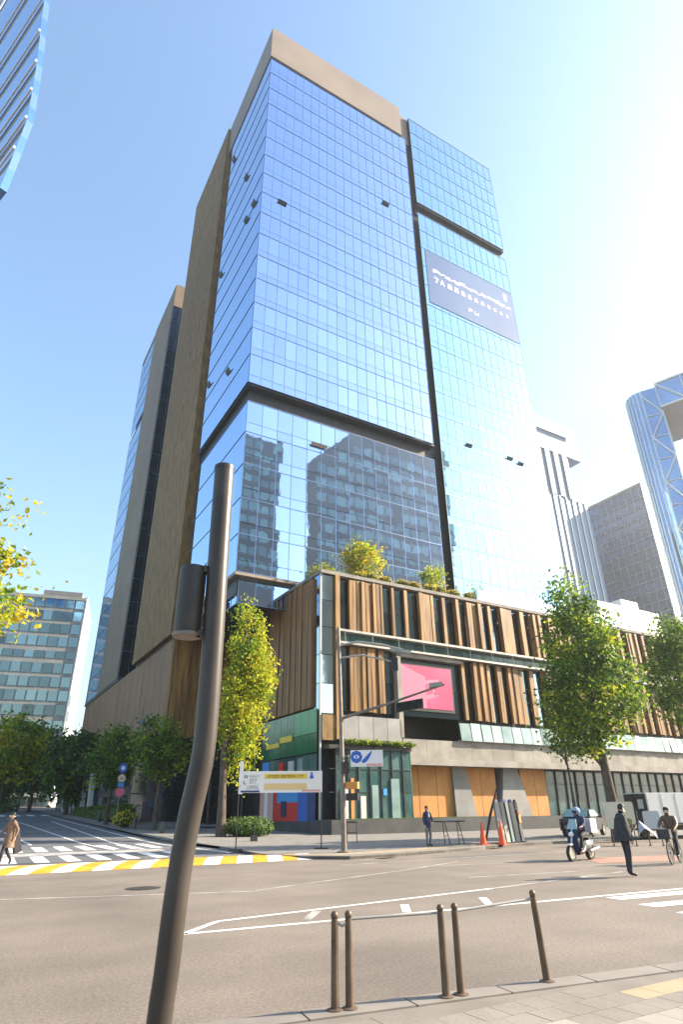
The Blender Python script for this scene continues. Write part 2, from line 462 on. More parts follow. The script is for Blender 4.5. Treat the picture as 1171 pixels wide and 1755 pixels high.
def slab(name, poly, h, mat, parent=None):
    """pavement polygon that follows the ground, with a kerb drop at its rim"""
    n = len(poly)
    m = MB()
    top = [(x, y, gz(x, y) + h) for x, y in poly]
    bot = [(x, y, gz(x, y) - 0.1) for x, y in poly]
    m.add(top + bot, [tuple(range(n))] + [(i, n + i, n + (i + 1) % n, (i + 1) % n) for i in range(n)])
    return m

# near pavement the camera stands on, laid with slabs
near_edge = [(-30, 9.6), (-6, 7.3), (2.7, 5.98), (7.3, 5.28), (13, 4.25), (30, 1.2)]
poly = near_edge + [(30, -10), (-30, -10)]
np_ = slab('near_pavement', list(reversed(poly)), 0.05, 'joint').build('near_pavement', 'joint', kind='structure')
for i in range(0, 34):
    for j in range(0, 12):
        x0, y0 = 1.2 + i * 0.3 + (0.15 if j % 2 else 0), 2.45 + j * 0.3
        xm, ym = x0 + .15, y0 + .15
        e = 5.98 - (xm - 2.7) * 0.152 - 0.36
        if ym + .15 > e or (ym < 3.4 + (0 if xm < 7 else -9)) : continue
        if math.hypot(xm - 1.22, ym - 4.02) < .1: continue
        piece('paving_slab', 'tactile' if e - 0.5 < ym and xm > 6.0 else ('pale_paving' if e - 1.2 < ym < e - .9 else 'paving'), np_, x0 + .003, x0 + .297, y0 + .003, y0 + .297, 0.03, 0.053 + R.uniform(-.001, .001))
for i in range(14):
    a, b = -3 + i * 1.0, -2 + i * 1.0
    ya, yb = 5.98 - (a - 2.7) * .152, 5.98 - (b - 2.7) * .152
    k = MB(); d = Vector((b - a, yb - ya, 0)).normalized()
    k.obox(((a + b) / 2, (ya + yb) / 2 - .15, 0.02), d, (-d.y, d.x, 0), (0, 0, 1), (b - a) / 2 - .004, .14, .044)
    k.build('kerb_stone', 'kerb', np_)

# far pavement in front of the tower
far_edge = [(12.6, 60), (12.6, 34), (12.0, 29.5), (11.6, 26.5), (12.2, 24.0), (13.6, 22.6), (16.0, 22.9), (19, 23.6), (24, 25.3), (30, 25.6), (40, 25.6), (120, 25.6)]
poly = far_edge + [(120, 47), (40, 47), (26, 47), (26, 60)]
fp = MB()
# tessellate in strips so that it follows the ground
strip_y = lin(22.6, 60, 22)
fp_ = slab('far_pavement', poly, 0.10, 'paving').build('far_pavement', 'far_paving', kind='structure')
sheet('street_pavement', [12.6, 15, 18, 21, 24], lin(60, 160, 24), 0.10, 'far_paving')
sheet('street_pavement', [-60, -40, -24, -14], lin(30, 160, 24), 0.10, 'far_paving')
for i in range(len(far_edge) - 2):
    a, b = Vector((*far_edge[i + 1], 0)), Vector((*far_edge[i], 0))
    n_ = max(1, int((b - a).length / 1.6))
    if (b - a).length > 60: n_ = 24
    for q in range(n_):
        p, r_ = a.lerp(b, q / n_), a.lerp(b, (q + 1) / n_)
        d = (r_ - p).normalized(); L = (r_ - p).length
        c = (p + r_) / 2
        MB().obox((c.x + d.y * .1, c.y - d.x * .1, gz(c.x, c.y) + .05), d, (-d.y, d.x, 0), (0, 0, 1), L / 2 - .005, .1, .066).build('kerb_stone', 'kerb', fp_)
# tactile strip along the corner of the far pavement
tp = slab('tactile_strip', [(12.6, 24.6), (13.6, 23.7), (16, 23.9), (19, 24.7), (24, 26.4), (24, 27.1), (19, 25.4), (16, 24.7), (14, 24.5), (13.1, 25.2)], 0.106, 'tactile').build('tactile_strip', 'tactile', fp_)

def stripe(name, a, b, w, mat='white_paint', z=0.004, seg=None):
    a, b = Vector((*a, 0)), Vector((*b, 0))
    d = (b - a).normalized(); s = Vector((-d.y, d.x, 0)) * w / 2
    n_ = max(1, int((b - a).length / 4))
    m = MB()
    for q in range(n_):
        p, r_ = a.lerp(b, q / n_), a.lerp(b, (q + 1) / n_)
        m.add([(v.x, v.y, gz(v.x, v.y) + z) for v in (p - s, r_ - s, r_ + s, p + s)], [(0, 1, 2, 3)])
    return m.build(name, mat, kind='structure')

def patch(name, pts, mat, z=0.004):
    return MB().add([(x, y, gz(x, y) + z) for x, y in pts], [tuple(range(len(pts)))]).build(name, mat, kind='structure')

# lane lines of the main road
stripe('lane_line', (3.45, 10.6), (14.9, 9.75), 0.13)
stripe('lane_line', (14.9, 9.75), (40, 8.2), 0.13)
stripe('lane_line', (4.3, 11.45), (11.2, 12.3), 0.12)
stripe('lane_line', (3.45, 10.6), (4.3, 11.45), 0.12)
stripe('lane_line', (7.45, 10.45), (8.0, 11.3), 0.16)
stripe('lane_line', (9.3, 10.35), (9.9, 11.2), 0.16)
stripe('lane_line', (5.6, 10.75), (6.2, 11.5), 0.16, 'worn_paint')
stripe('lane_line', (-8, 20.5), (6.6, 15.1), 0.12, 'worn_paint')
stripe('lane_line', (6.6, 15.25), (12.7, 17.6), 0.1, 'worn_paint')
for a, b in (((12.6, 17.6), (16, 19.2)), ((12.5, 14.6), (16.5, 14.0)), ((14, 18.2), (21, 17.0)), ((12, 20.5), (24, 20.8)), ((11.2, 12.3), (17, 13.2))):
    stripe('lane_line', a, b, 0.12, 'worn_paint')
patch('red_patch', [(19.0, 15.6), (22.6, 14.6), (24.2, 16.6), (20.4, 17.4)], 'red_paint')
for k in range(3):      # start of the zebra crossing on the right, bars along the main road
    y = 7.55 + k * 1.0
    stripe('zebra_bar', (11.15 + .35 * k, y), (17.5, y - .55), 0.42)
# yellow and white striped hump across the mouth of the side street
hump = MB()
ys_h = [(23.6, 0.0), (24.3, .07), (25.4, .10), (26.6, .07), (27.3, 0.0)]
x = -16.0
HW = {0: MB(), 1: MB()}
k = 0
while x < 12.0:
    w_ = 0.62
    for (ya, za), (yb, zb) in zip(ys_h[:-1], ys_h[1:]):
        sa, sb = (ya - 23.6) * .42, (yb - 23.6) * .42
        HW[k % 2].add([(x + sa, ya, za + .006), (x + w_ + sa, ya, za + .006), (x + w_ + sb, yb, zb + .006), (x + sb, yb, zb + .006)], [(0, 1, 2, 3)])
    x += w_; k += 1
hp = HW[0].build('road_hump', 'yellow_paint', kind='structure')
HW[1].build('white_stripes', 'white_paint', hp)
for k in range(13):     # two rows of crossing blocks behind the hump
    x = -3.6 + k * 1.16
    if x < 10.2: patch('crossing_block', [(x, 29.0), (x + .55, 29.0), (x + .8, 33.4), (x + .25, 33.4)], 'white_paint')
    if x < 10.6: patch('crossing_block', [(x - .2, 37.5), (x + .38, 37.5), (x + .75, 44.0), (x + .17, 44.0)], 'white_paint')
patch('worn_band', [(-14, 33.8), (9.8, 33.8), (10.2, 36.4), (-14, 36.4)], 'worn_paint', 0.003)
for k in range(14):
    x = -12 + k * 1.8
    patch('crossing_block', [(x, 98), (x + .9, 98), (x + .9, 103), (x, 103)], 'white_paint', 0.01)
for a, b in (((9.4, 36.6), (10.2, 80)), ((8.0, 37.0), (6.6, 92)), ((4.9, 45), (3.0, 95)), ((1.2, 45), (-1, 95)), ((11.7, 30), (11.7, 95))):
    stripe('lane_line', a, b, 0.16, 'white_paint', 0.008)
patch('repair_patch', [(16.5, 20.3), (22, 20.9), (21.9, 22.0), (16.5, 21.4)], 'repair_asphalt', 0.002)
for x_, y_, rz_ in ((15.0, 22.25, .25), (22.5, 24.35, .3)):
    dg_ = thing('drain_grate', 'iron drain grate in the gutter ' + ('before the signal pole' if x_ < 16 else 'before the traffic cones'), 'drain grate', (x_, y_, .002), rz_, 'drain grates in the far gutter')
    MB().box(-.45, .45, -.2, .2, 0, .006).build('frame', 'iron', dg_)
    for k_ in range(9): link('grate_bar', unit('black'), dg_, (-.36 + k_ * .09, 0, .008), (0, 0, 0), (.03, .32, .006))
mh = MB().lathe((0, 0, 0), [(.42, 0), (.42, .008), (.36, .008), (.36, .004), (.33, .004), (.33, .009), (.001, .009)], 20)
for k in range(6): mh.box(-.25, .25, -.27 + k * .1, -.24 + k * .1, .009, .013)
tag(mh.build('manhole_cover', 'iron', loc=(4.55, 17.35, .002)), 'round dark iron manhole cover set in the road below the striped hump', 'manhole cover')

# ------------------------------------------------------------------ curtain walls
def project_area(c, n_, area):
    d = Vector(c) - Vector((0, 0, 1.6))
    return area * abs(d.normalized().dot(n_)) / d.length_squared

class Curtain:
    """collects the panes of one building; the 300 that show largest become parts, the rest one stuff part"""
    def __init__(self, parent): self.p, self.items, self.bars = parent, [], {}
    def face(self, o, u, n, w, z0, z1, cols, rows, mat, bar='mullion', gap=0.05, tilt=0.10, sp=0.26, barw=0.042, skip=None, vb=True):
        o, u, n = Vector(o), Vector(u).normalized(), Vector(n).normalized()
        cw, rh = w / cols, (z1 - z0) / rows
        for r in range(rows):
            for c in range(cols):
                if skip and skip(c, r): continue
                zb, zt = z0 + r * rh, z0 + (r + 1) * rh
                zm = zb + rh * sp
                for (a, b) in (((zb, zm), (zm, zt)) if sp else ((zb, zt),)):
                    ctr = o + u * (cw * (c + .5)); ctr.z = (a + b) / 2
                    self.items.append((project_area(ctr, n, cw * (b - a)), ctr, u, n, cw - gap, b - a - gap, mat, tilt))
        m = self.bars.setdefault(bar, MB())
        Z = Vector((0, 0, 1))
        for r in range(rows + 1):
            z = z0 + r * rh
            c_ = o + u * (w / 2); c_.z = z
            m.obox(c_ + n * .03, u, Z, n, w / 2, barw * .7, .05)
        for c in range(cols + 1 if vb else 0):
            c_ = o + u * (c * cw); c_.z = (z0 + z1) / 2
            m.obox(c_ + n * .022, u, Z, n, barw * .5, (z1 - z0) / 2, .05)
    def finish(self, limit=300):
        self.items.sort(key=lambda t: -t[0])
        rest = {}
        for k, (a, c, u, n, w, h, mat, tilt) in enumerate(self.items):
            q = Matrix((u, n, Vector((0, 0, 1)))).transposed()
            e = (q @ Matrix.Rotation(rad(R.gauss(0, tilt)), 3, 'X') @ Matrix.Rotation(rad(R.gauss(0, tilt)), 3, 'Z'))
            if k < limit:
                ob = link('pane', unit(mat), self.p)
                ob.rotation_euler = e.to_euler(); ob.location = c; ob.scale = (w, .05, h)
            else:
                m = rest.setdefault(mat, MB())
                m.obox(c, e.col[0], e.col[2], e.col[1], w / 2, h / 2, .025)
        for mat, m in rest.items(): m.build('upper_panes', mat, self.p, kind='stuff')
        for bar, m in self.bars.items(): m.build('mullion_grid', bar, self.p, kind='stuff')

# ------------------------------------------------------------------ main tower
T = thing('office_tower', 'tall blue mirrored glass office tower with bronze parapet standing on the wooden podium', 'tower', (18.9, 52, 20))
T.location = (0, 0, 0)
MB().box(19.5, 65.6, 52.9, 88.8, 20.5, 109).box(19.4, 44.0, 52.6, 88.6, 109, 117.0).build('core', 'dark_frame', T)
# bronze parapet: front, left and the darker return at its right end
MB().box(18.75, 44.2, 51.75, 52.5, 109.5, 117.6).build('parapet', 'bronze', T)
MB().box(18.75, 19.5, 52.5, 89.5, 109.5, 117.55).build('parapet', 'bronze', T)
MB().box(44.21, 46.0, 52.3, 60, 108.6, 116.3).build('parapet_return', 'stone_pale', T)
MB().box(18.3, 20.2, 70.6, 89.6, 20.6, 117.0).build('stone_panel', 'stone', T)
ct = Curtain(T)
ct.face((18.95, 52.0, 0), (1, 0, 0), (0, -1, 0), 26.1, 45, 109.4, 18, 16, 'blue_glass')
ct.face((18.9, 69.2, 0), (0, -1, 0), (-1, 0, 0), 17.15, 45, 109.4, 11, 16, 'side_glass', 'side_bar', barw=.03, tilt=.03, gap=.012, vb=False, sp=0)
ct.face((19.1, 52.25, 0), (1, 0, 0), (0, -1, 0), 26.0, 22.5, 42.6, 14, 5, 'blue_glass', sp=.3)
ct.face((19.1, 69.2, 0), (0, -1, 0), (-1, 0, 0), 16.9, 22.5, 42.6, 11, 5, 'side_glass', 'side_bar', barw=.03, tilt=.03, gap=.012, vb=False, sp=0)
ct.face((46.2, 51.8, 0), (1, 0, 0), (0, -1, 0), 19.6, 93.2, 116.0, 12, 6, 'cyan_glass', 'mullion_pale')
ct.face((46.5, 52.2, 0), (1, 0, 0), (0, -1, 0), 19.7, 21.6, 91.2, 13, 17, 'cyan_glass', 'mullion_pale')
ct.face((19.5, 70.5, 0), (0, -1, 0), (-1, 0, 0), 1.25, 22.5, 109.4, 1, 21, 'teal_glass')
ct.face((19.7, 52.9, 0), (1, 0, 0), (0, -1, 0), 25.2, 19.6, 22.1, 14, 1, 'blue_glass', sp=0)
ct.face((19.7, 68.5, 0), (0, -1, 0), (-1, 0, 0), 15.5, 19.6, 22.1, 10, 1, 'side_glass', sp=0)
ct.finish()
MB().box(20.2, 45.4, 53.2, 69.4, 42.65, 44.95).box(19.0, 45.3, 52.1, 69.3, 44.72, 44.93).build('recess_band', 'soffit', T)
MB().box(19.15, 45.2, 52.3, 69.2, 42.3, 42.64).build('ledge', 'dark_frame', T)
MB().box(19.0, 45.2, 52.1, 70.4, 22.15, 22.42).build('soffit', 'bronze', T)
MB().box(45.25, 46.1, 53.6, 56, 21.5, 108.6).build('reveal', 'teal_glass', T)
MB().box(46.4, 65.7, 52.6, 88, 91.3, 93.1).build('recess_band', 'soffit', T)
MB().box(46.25, 65.9, 51.9, 88, 92.75, 93.1).build('edge_trim', 'dark_frame', T)
MB().box(46.2, 65.9, 51.72, 88.3, 116.0, 116.4).build('edge_trim', 'mullion_pale', T)
MB().box(65.85, 66.0, 51.9, 88, 93.1, 116).box(66.2, 66.4, 52.3, 88, 21.6, 91.2).build('side_wall', 'pale_glass', T)
for x, z in ((21.9, 76.7), (39.6, 88.3)):
    MB().obox((x, 51.8, z), (1, 0, 0), (0, -.5, .87), (0, .87, .5), .65, .28, .05).build('open_vent', 'black', T)
for x, z in ((51.5, 46.8), (59.2, 47.0), (61.3, 46.7)):
    MB().obox((x, 52.0, z), (1, 0, 0), (0, -.5, .87), (0, .87, .5), .55, .22, .05).build('open_vent', 'black', T)
MB().obox((28.0, 51.95, 39.4), (1, 0, 0), (0, -.5, .87), (0, .87, .5), 1.0, .2, .05).build('open_vent', 'bronze', T)
for y, z in ((66.4, 102.7), (58.8, 88.5), (54.4, 77.4), (57.1, 77.1), (67.1, 75.9), (59.1, 51.4), (67.2, 54.9)):
    MB().obox((18.7, y, z), (0, 1, 0), (-.5, 0, .87), (.87, 0, .5), .55, .3, .05).build('open_vent', 'black', T)
# banner on the right wing
bn = thing('tower_banner', 'large faded blue banner with pale lettering hung across the right wing of the tower', 'banner', (56.4, 52.14, 71.4))
MB().box(-9.2, 9.6, -.04, 0, 0, 11.4).build('sheet', 'banner_blue', bn)
def glyphs(bm, x0, x1, z, h, y, n, rnd_, solid=.5):
    """a row of small letter-like marks, as unreadable as in the photograph"""
    step = (x1 - x0) / n
    for k in range(n):
        a = x0 + k * step; b = a + step * .74
        t = h * .2
        kind = rnd_.random()
        bm.box(a, a + t, y - .006, y, z, z + h)
        if kind < .7: bm.box(a + t, b, y - .006, y, z + h - t, z + h)
        if kind > .25: bm.box(a + t, b, y - .006, y, z, z + t)
        if kind > .45: bm.box(b - t, b, y - .0055, y, z + t, z + h - t)
        if kind < solid: bm.box(a + t, b - t, y - .0052, y, z + h * .4, z + h * .6)
gm = MB()
gm.box(-7.9, -7.0, -.05, -.044, 5.8, 6.05).obox((-7.35, -.046, 5.35), (.35, 0, .94), (0, 1, 0), (.94, 0, -.35), .55, .003, .12)
gm.obox((-6.45, -.046, 5.45), (.3, 0, .95), (0, 1, 0), (.95, 0, -.3), .6, .003, .1).obox((-6.05, -.0455, 5.45), (-.3, 0, .95), (0, 1, 0), (.95, 0, .3), .6, .003, .1).box(-6.5, -6.0, -.0495, -.0445, 5.2, 5.4)
for k in range(10):
    a_, h_ = -5.2 + k * 1.4, 1.1 - .055 * k
    gm.box(a_, a_ + .95 - .04 * k, -.05, -.044, 4.9, 4.9 + h_ * .42).box(a_ + .1, a_ + .85 - .04 * k, -.05, -.044, 4.93 + h_ * .45, 4.9 + h_)
gm.build('lettering', 'banner_ink', bn)
gm = MB()
rr = random.Random(5)
zx = -8.0
while zx < 8.6:          # the thin flowing upper line
    L = rr.uniform(.35, .9)
    gm.obox((zx + L / 2, -.045, 7.3 + rr.uniform(-.2, .2)), (.95, 0, rr.uniform(-.4, .4)), (0, 0, 1), (0, 1, 0), L / 2, rr.uniform(.12, .38), .004)
    zx += L + .06
gm.box(7.6, 8.3, -.048, -.04, 8.8, 10.4)
gm.build('lettering', 'banner_ink', bn)
gm = MB(); glyphs(gm, -1.2, 1.2, 1.9, .8, -.045, 2, random.Random(8)); gm.build('lettering', 'banner_ink', bn)

# ------------------------------------------------------------------ rear tower
T2 = thing('rear_tower', 'second glass tower with a bronze edge strip standing behind the main tower on the left', 'tower', (0, 0, 0))
MB().box(19.6, 60, 101.6, 129.6, 20.5, 104).build('core', 'dark_frame', T2)
MB().box(18.75, 60, 100.8, 101.5, 99, 105.2).build('parapet', 'stone_pale', T2)
MB().box(18.7, 19.6, 101.5, 117.2, 20.8, 105.2).build('stone_panel', 'stone_pale', T2)
MB().box(18.8, 19.5, 117.2, 130, 103.6, 105).build('parapet', 'stone_pale', T2)
ct = Curtain(T2)
ct.face((18.8, 101.0, 0), (1, 0, 0), (0, -1, 0), 20, 21, 86.8, 14, 16, 'teal_glass', tilt=.4)
ct.face((18.8, 101.0, 0), (1, 0, 0), (0, -1, 0), 20, 86.8, 99, 14, 3, 'blue_glass')
ct.face((18.9, 130, 0), (0, -1, 0), (-1, 0, 0), 12.75, 21, 80.5, 8, 14, 'side_glass', 'mullion_pale', tilt=.05, barw=.03)
ct.face((18.9, 130, 0), (0, -1, 0), (-1, 0, 0), 12.75, 82.5, 103.6, 8, 5, 'side_glass', 'mullion_pale', tilt=.05, barw=.03)
ct.finish()
MB().box(19.2, 20, 117.3, 129.9, 80.6, 82.4).build('recess_band', 'soffit', T2)
MB().box(18.8, 40, 100.9, 130.1, 20.4, 20.9).build('soffit', 'soffit', T2)

# ------------------------------------------------------------------ podium
P = thing('podium_building', 'three storey podium clad in upright timber boards with glass strips and a street front', 'building', (0, 0, 0))
for bx in ((25.5, 33.2, 46.6, 57, 1.0, 21.0), (33.21, 115, 49.1, 57, 1.0, 21.0), (40.45, 115, 46.6, 49.09, 5.76, 21.0), (33.21, 40.44, 46.6, 49.09, 14.6, 21), (30, 115, 57.01, 74, .2, 21.0), (19.6, 60, 72, 129.4, 9.3, 20.3)):
    MB().box(*bx).build('core', 'dark_frame', P)
MB().box(18.9, 40, 57, 71, 20.4, 20.9).build('roof_slab', 'soffit', P)
MB().box(24.9, 115, 45.75, 60, 21.3, 21.62).build('roof_edge', 'concrete', P)
MB().box(24.7, 115, 43.6, 46.5, 0, 1.1).box(24.7, 26, 46.5, 57, 0, 1.0).build('plinth', 'plinth', P)
MB().box(26, 41, 43.75, 45.4, 1.1, 1.16).build('lawn_strip', 'turf', P)

def timber(x0, x1, z0, z1, y=46.0, mat='wood', split=None):
    """one upright timber cladding panel made of a few boards of uneven depth"""
    n_ = split or max(1, round((x1 - x0) / .42))
    w = (x1 - x0) / n_
    for k in range(n_):
        d = R.uniform(.12, .42)
        piece('timber_board', mat, P, x0 + k * w + .015, x0 + (k + 1) * w - .015, y - d, y + .1, z0 + R.uniform(-.03, .03), z1 + R.uniform(-.03, .03))
def win(x0, x1, z0, z1, y=46.25, mat='podium_glass', trans=None):
    h = (z1 - z0)
    for a, b in (((z0, z0 + h * .48), (z0 + h * .48, z1)) if trans is None else trans):
        piece('window_pane', mat, P, x0 + .02, x1 - .02, y, y + .05, a + .02, b - .02, (rad(R.gauss(0, .4)), 0, rad(R.gauss(0, .4))))
    fr = MB()
    fr.box(x0, x1, y - .03, y + .02, z0 + h * .48 - .03, z0 + h * .48 + .03)
    fr.build('window_frame', 'dark_frame', P)
# upper row of boards, read from the photograph up to the big tree, then carried on in the same rhythm
upper = [(27.9, 29.55, 'w'), (29.65, 31.2, 'w'), (31.25, 31.5, 's'), (32.7, 33.0, 's'), (34.2, 34.6, 's'), (35.9, 37.35, 'w'), (37.45, 37.8, 's'), (38.9, 39.3, 's'),
         (40.5, 40.9, 's'), (42.1, 43.45, 'w'), (43.55, 44.0, 's'), (45.1, 45.5, 's'), (46.7, 47.65, 'w'), (47.7, 48.5, 's'), (49.6, 50.2, 's'), (51.2, 52.3, 'w'), (52.4, 52.8, 's')]
lower = [(27.9, 29.5, 'w'), (29.6, 31.2, 'w'), (31.25, 31.5, 's'), (40.6, 41.0, 's'), (42.0, 43.8, 'w'), (43.9, 44.3, 's'), (45.3, 45.9, 's'), (46.8, 48.3, 'w'), (48.4, 48.9, 's'), (49.9, 50.6, 's')]
x = 54.0
while x < 100:
    upper += [(x, x + 1.3, 'w'), (x + 1.4, x + 1.8, 's'), (x + 2.9, x + 3.3, 's')]
    lower += [(x - 2.2, x - .7, 'w'), (x - .6, x - .2, 's'), (x + .7, x + 1.3, 's')]
    x += 4.6
for seq, z0, z1, xs0 in ((upper, 16.3, 21.1, 26.9), (lower, 9.3, 14.85, 26.9)):
    prev = xs0
    for a, b, kind in seq:
        if a - prev > .25 and not (z0 < 10 and 31.6 < prev < 40.5 and a > 33):
            win(prev, a, z0, z1)
        if b < 90: timber(a, b, z0, z1, split=(1 if kind == 's' else None))
        else: piece('timber_board', 'wood', P, a, b, 45.7, 46.1, z0, z1)
        prev = b
win(31.6, 32.7, 9.3, 14.85)
# glass band and steel ledges between the two rows of boards
for k in range(54):
    x0 = 26.9 + k * 1.2
    piece('band_pane', 'shop_glass', P, x0 + .02, x0 + 1.18, 46.1, 46.15, 15.1, 16.0, (0, 0, rad(R.gauss(0, .5))))
MB().box(26.6, 100, 45.45, 46.2, 16.02, 16.22).build('ledge', 'steel', P)
MB().box(26.6, 100, 45.35, 46.2, 14.9, 15.08).build('ledge', 'steel', P)
for k in range(24):
    MB().tube([(27.2 + k * 2.9, 45.4, 15.08), (27.2 + k * 2.9, 45.5, 16.02)], .035, 6).build('ledge_strut', 'steel', P)
# glazed corner bay
for k in range(5):
    z0 = 9.0 + k * 2.45
    piece('corner_pane', 'pale_glass', P, 25.05, 26.35, 46.02, 46.07, z0 + .03, z0 + 2.42, (0, 0, rad(R.gauss(0, .6))))
    piece('corner_pane', 'pale_glass', P, 25.0, 25.05, 46.1, 47.1, z0 + .03, z0 + 2.42)
piece('corner_post', 'wood', P, 26.4, 26.85, 45.7, 46.2, 7.0, 21.3)
piece('corner_post', 'pale_grey', P, 24.95, 25.1, 45.95, 46.1, 1.1, 21.3)
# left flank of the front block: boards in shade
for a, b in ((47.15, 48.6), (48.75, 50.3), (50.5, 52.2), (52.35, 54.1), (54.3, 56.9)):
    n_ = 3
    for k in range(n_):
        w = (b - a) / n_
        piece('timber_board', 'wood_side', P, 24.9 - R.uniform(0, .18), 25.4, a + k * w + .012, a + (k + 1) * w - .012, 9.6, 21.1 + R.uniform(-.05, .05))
# recess between the two blocks
for k in range(7):
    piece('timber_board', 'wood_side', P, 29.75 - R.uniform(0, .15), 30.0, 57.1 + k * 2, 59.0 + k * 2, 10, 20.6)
for x, y in ((24.0, 59.5), (23.0, 66), (27, 62)):
    MB().tube([(x, y, 0), (x, y, 20.4)], .16, 10).build('column', 'dark_frame', P, smooth=True)
piece('entrance_glass', 'dark_glass', P, 29.6, 29.7, 57.2, 70.8, 0.3, 9.5)
piece('entrance_transom', 'grey_panel', P, 29.45, 29.6, 57.2, 70.8, 4.6, 4.9)
# left block: a lit board face to the street and the long brown flank
for k in range(22):
    x0 = 18.95 + k * .5
    piece('timber_board', 'wood', P, x0 + .01, x0 + .49, 71 - R.uniform(.05, .2), 71.6, 9.3, 20.35)
for k in range(44):
    y0 = 71.3 + k * 1.32
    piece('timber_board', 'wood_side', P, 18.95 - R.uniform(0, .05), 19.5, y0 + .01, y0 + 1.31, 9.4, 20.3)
MB().box(18.9, 19.6, 71.5, 89.8, 20.32, 20.6).build('dark_slot', 'soffit', P)
for k, (a, b) in enumerate(((80.5, 84.5), (88, 93), (97, 98.6))):
    piece('flank_window', 'dark_glass', P, 18.86, 18.95, a, b, 10.4 + .3 * k, 12.4 + .3 * k)
# screen recess and pink advertising screen
MB().box(32.75, 33.2, 45.6, 46.4, 7.4, 14.6).box(32.75, 40.5, 45.6, 46.4, 14.5, 14.88).build('recess_frame', 'concrete', P)
MB().box(33.2, 40.4, 48.8, 49, 5.7, 14.5).box(40.1, 40.4, 46.4, 48.8, 5.7, 14.5).build('recess_lining', 'black', P)
SC = thing('advertising_screen', 'pink advertising screen in a black frame set into the timber front', 'screen', (36.3, 45.9, 9.9))
MB().box(-3.15, 3.15, 0, .35, -.1, 4.2).build('housing', 'black', SC)
MB().box(-2.95, 2.95, -.03, 0, .15, 3.95).build('display', 'screen_pink', SC)
m = MB()
m.obox((.3, -.035, 2.6), (1, 0, .1), (0, 0, 1), (0, 1, 0), 1.1, .18, .004).obox((.9, -.035, 1.6), (.6, 0, -.6), (0, 0, 1), (0, 1, 0), .5, .16, .004).obox((.1, -.035, 1.2), (1, 0, .3), (0, 0, 1), (0, 1, 0), .9, .2, .004)
m.add([(-2.95, -.036, .15), (-.2, -.036, .15), (-.2, -.036, 3.0), (-2.95, -.036, 3.95)], [(0, 1, 2, 3)])
m.build('display_picture', 'screen_pale', SC)
# concrete fascia, cornice and slanted glass balustrade
for k in range(24):
    x0 = 33.2 + k * 2.6
    piece('fascia_panel', 'concrete', P, x0 + .012, x0 + 2.588, 45.9, 46.5, 5.75, 7.35)
MB().box(33.2, 100, 45.3, 46.5, 5.2, 5.74).build('cornice', 'concrete', P)
for k in range(44):
    x0 = 39.6 + k * 1.32
    piece('balustrade_pane', 'rail_glass', P, x0 + .04, x0 + 1.28, 45.62, 45.66, 7.4, 8.95 + R.uniform(-.06, .06), (rad(-6 + R.gauss(0, 2)), 0, rad(R.gauss(0, 2))))
MB().box(39.5, 100, 45.7, 46.1, 7.36, 7.46).build('balustrade_shoe', 'steel', P)
for k in range(4):
    x0 = 27 + k * 1.48
    piece('grey_panel', 'grey_panel', P, x0 + .02, x0 + 1.46, 45.6, 46.5, 7.0, 8.9)
piece('carved_panel', 'stone', P, 25.1, 26.4, 45.8, 46.1, 6.9, 8.9)
# ground floor: orange recess, leaning grey columns, teal shop windows
for a, b in ((33.3, 35.2), (35.25, 37.2), (37.25, 39.0), (40.6, 42.4), (42.45, 44.3), (47.6, 49.4), (49.45, 51.0)):
    piece('orange_board', 'orange_wall', P, a, b, 46.7, 46.9, 1.1, 5.2)
MB().add([(38.9, 46.4, 5.2), (40.5, 46.4, 5.2), (41.4, 46.4, 1.1), (39.0, 46.4, 1.1), (38.9, 47.9, 5.2), (40.5, 47.9, 5.2), (41.4, 47.9, 1.1), (39.0, 47.9, 1.1)],
         [(0, 3, 2, 1), (4, 5, 6, 7), (0, 1, 5, 4), (1, 2, 6, 5), (2, 3, 7, 6), (3, 0, 4, 7)]).build('leaning_column', 'grey_panel', P)
MB().add([(45.2, 46.4, 5.2), (47.0, 46.4, 5.2), (48.4, 46.4, 1.1), (44.4, 46.4, 1.1), (45.2, 47.9, 5.2), (47.0, 47.9, 5.2), (48.4, 47.9, 1.1), (44.4, 47.9, 1.1)],
         [(0, 3, 2, 1), (4, 5, 6, 7), (0, 1, 5, 4), (1, 2, 6, 5), (2, 3, 7, 6), (3, 0, 4, 7)]).build('leaning_column', 'grey_panel', P)
MB().box(33.2, 52, 48.2, 48.4, 1.1, 5.3).build('back_wall', 'dark_frame', P)
for k in range(26):
    x0 = 51.2 + k * 1.5
    piece('shop_pane', 'shop_glass', P, x0 + .05, x0 + 1.45, 47.0, 47.06, 1.1, 3.9, (0, rad(2), rad(R.gauss(0, .6))))
    piece('shop_pane', 'shop_glass', P, x0 + .05, x0 + 1.45, 47.0, 47.06, 3.95, 5.2, (0, rad(2), rad(R.gauss(0, .6))))
    m = MB().obox((x0, 46.95, 3.15), (1, 0, 0), (.035, 0, 1), (0, 1, 0), .06, 2.05, .1); m.build('shop_mullion', 'dark_frame', P)
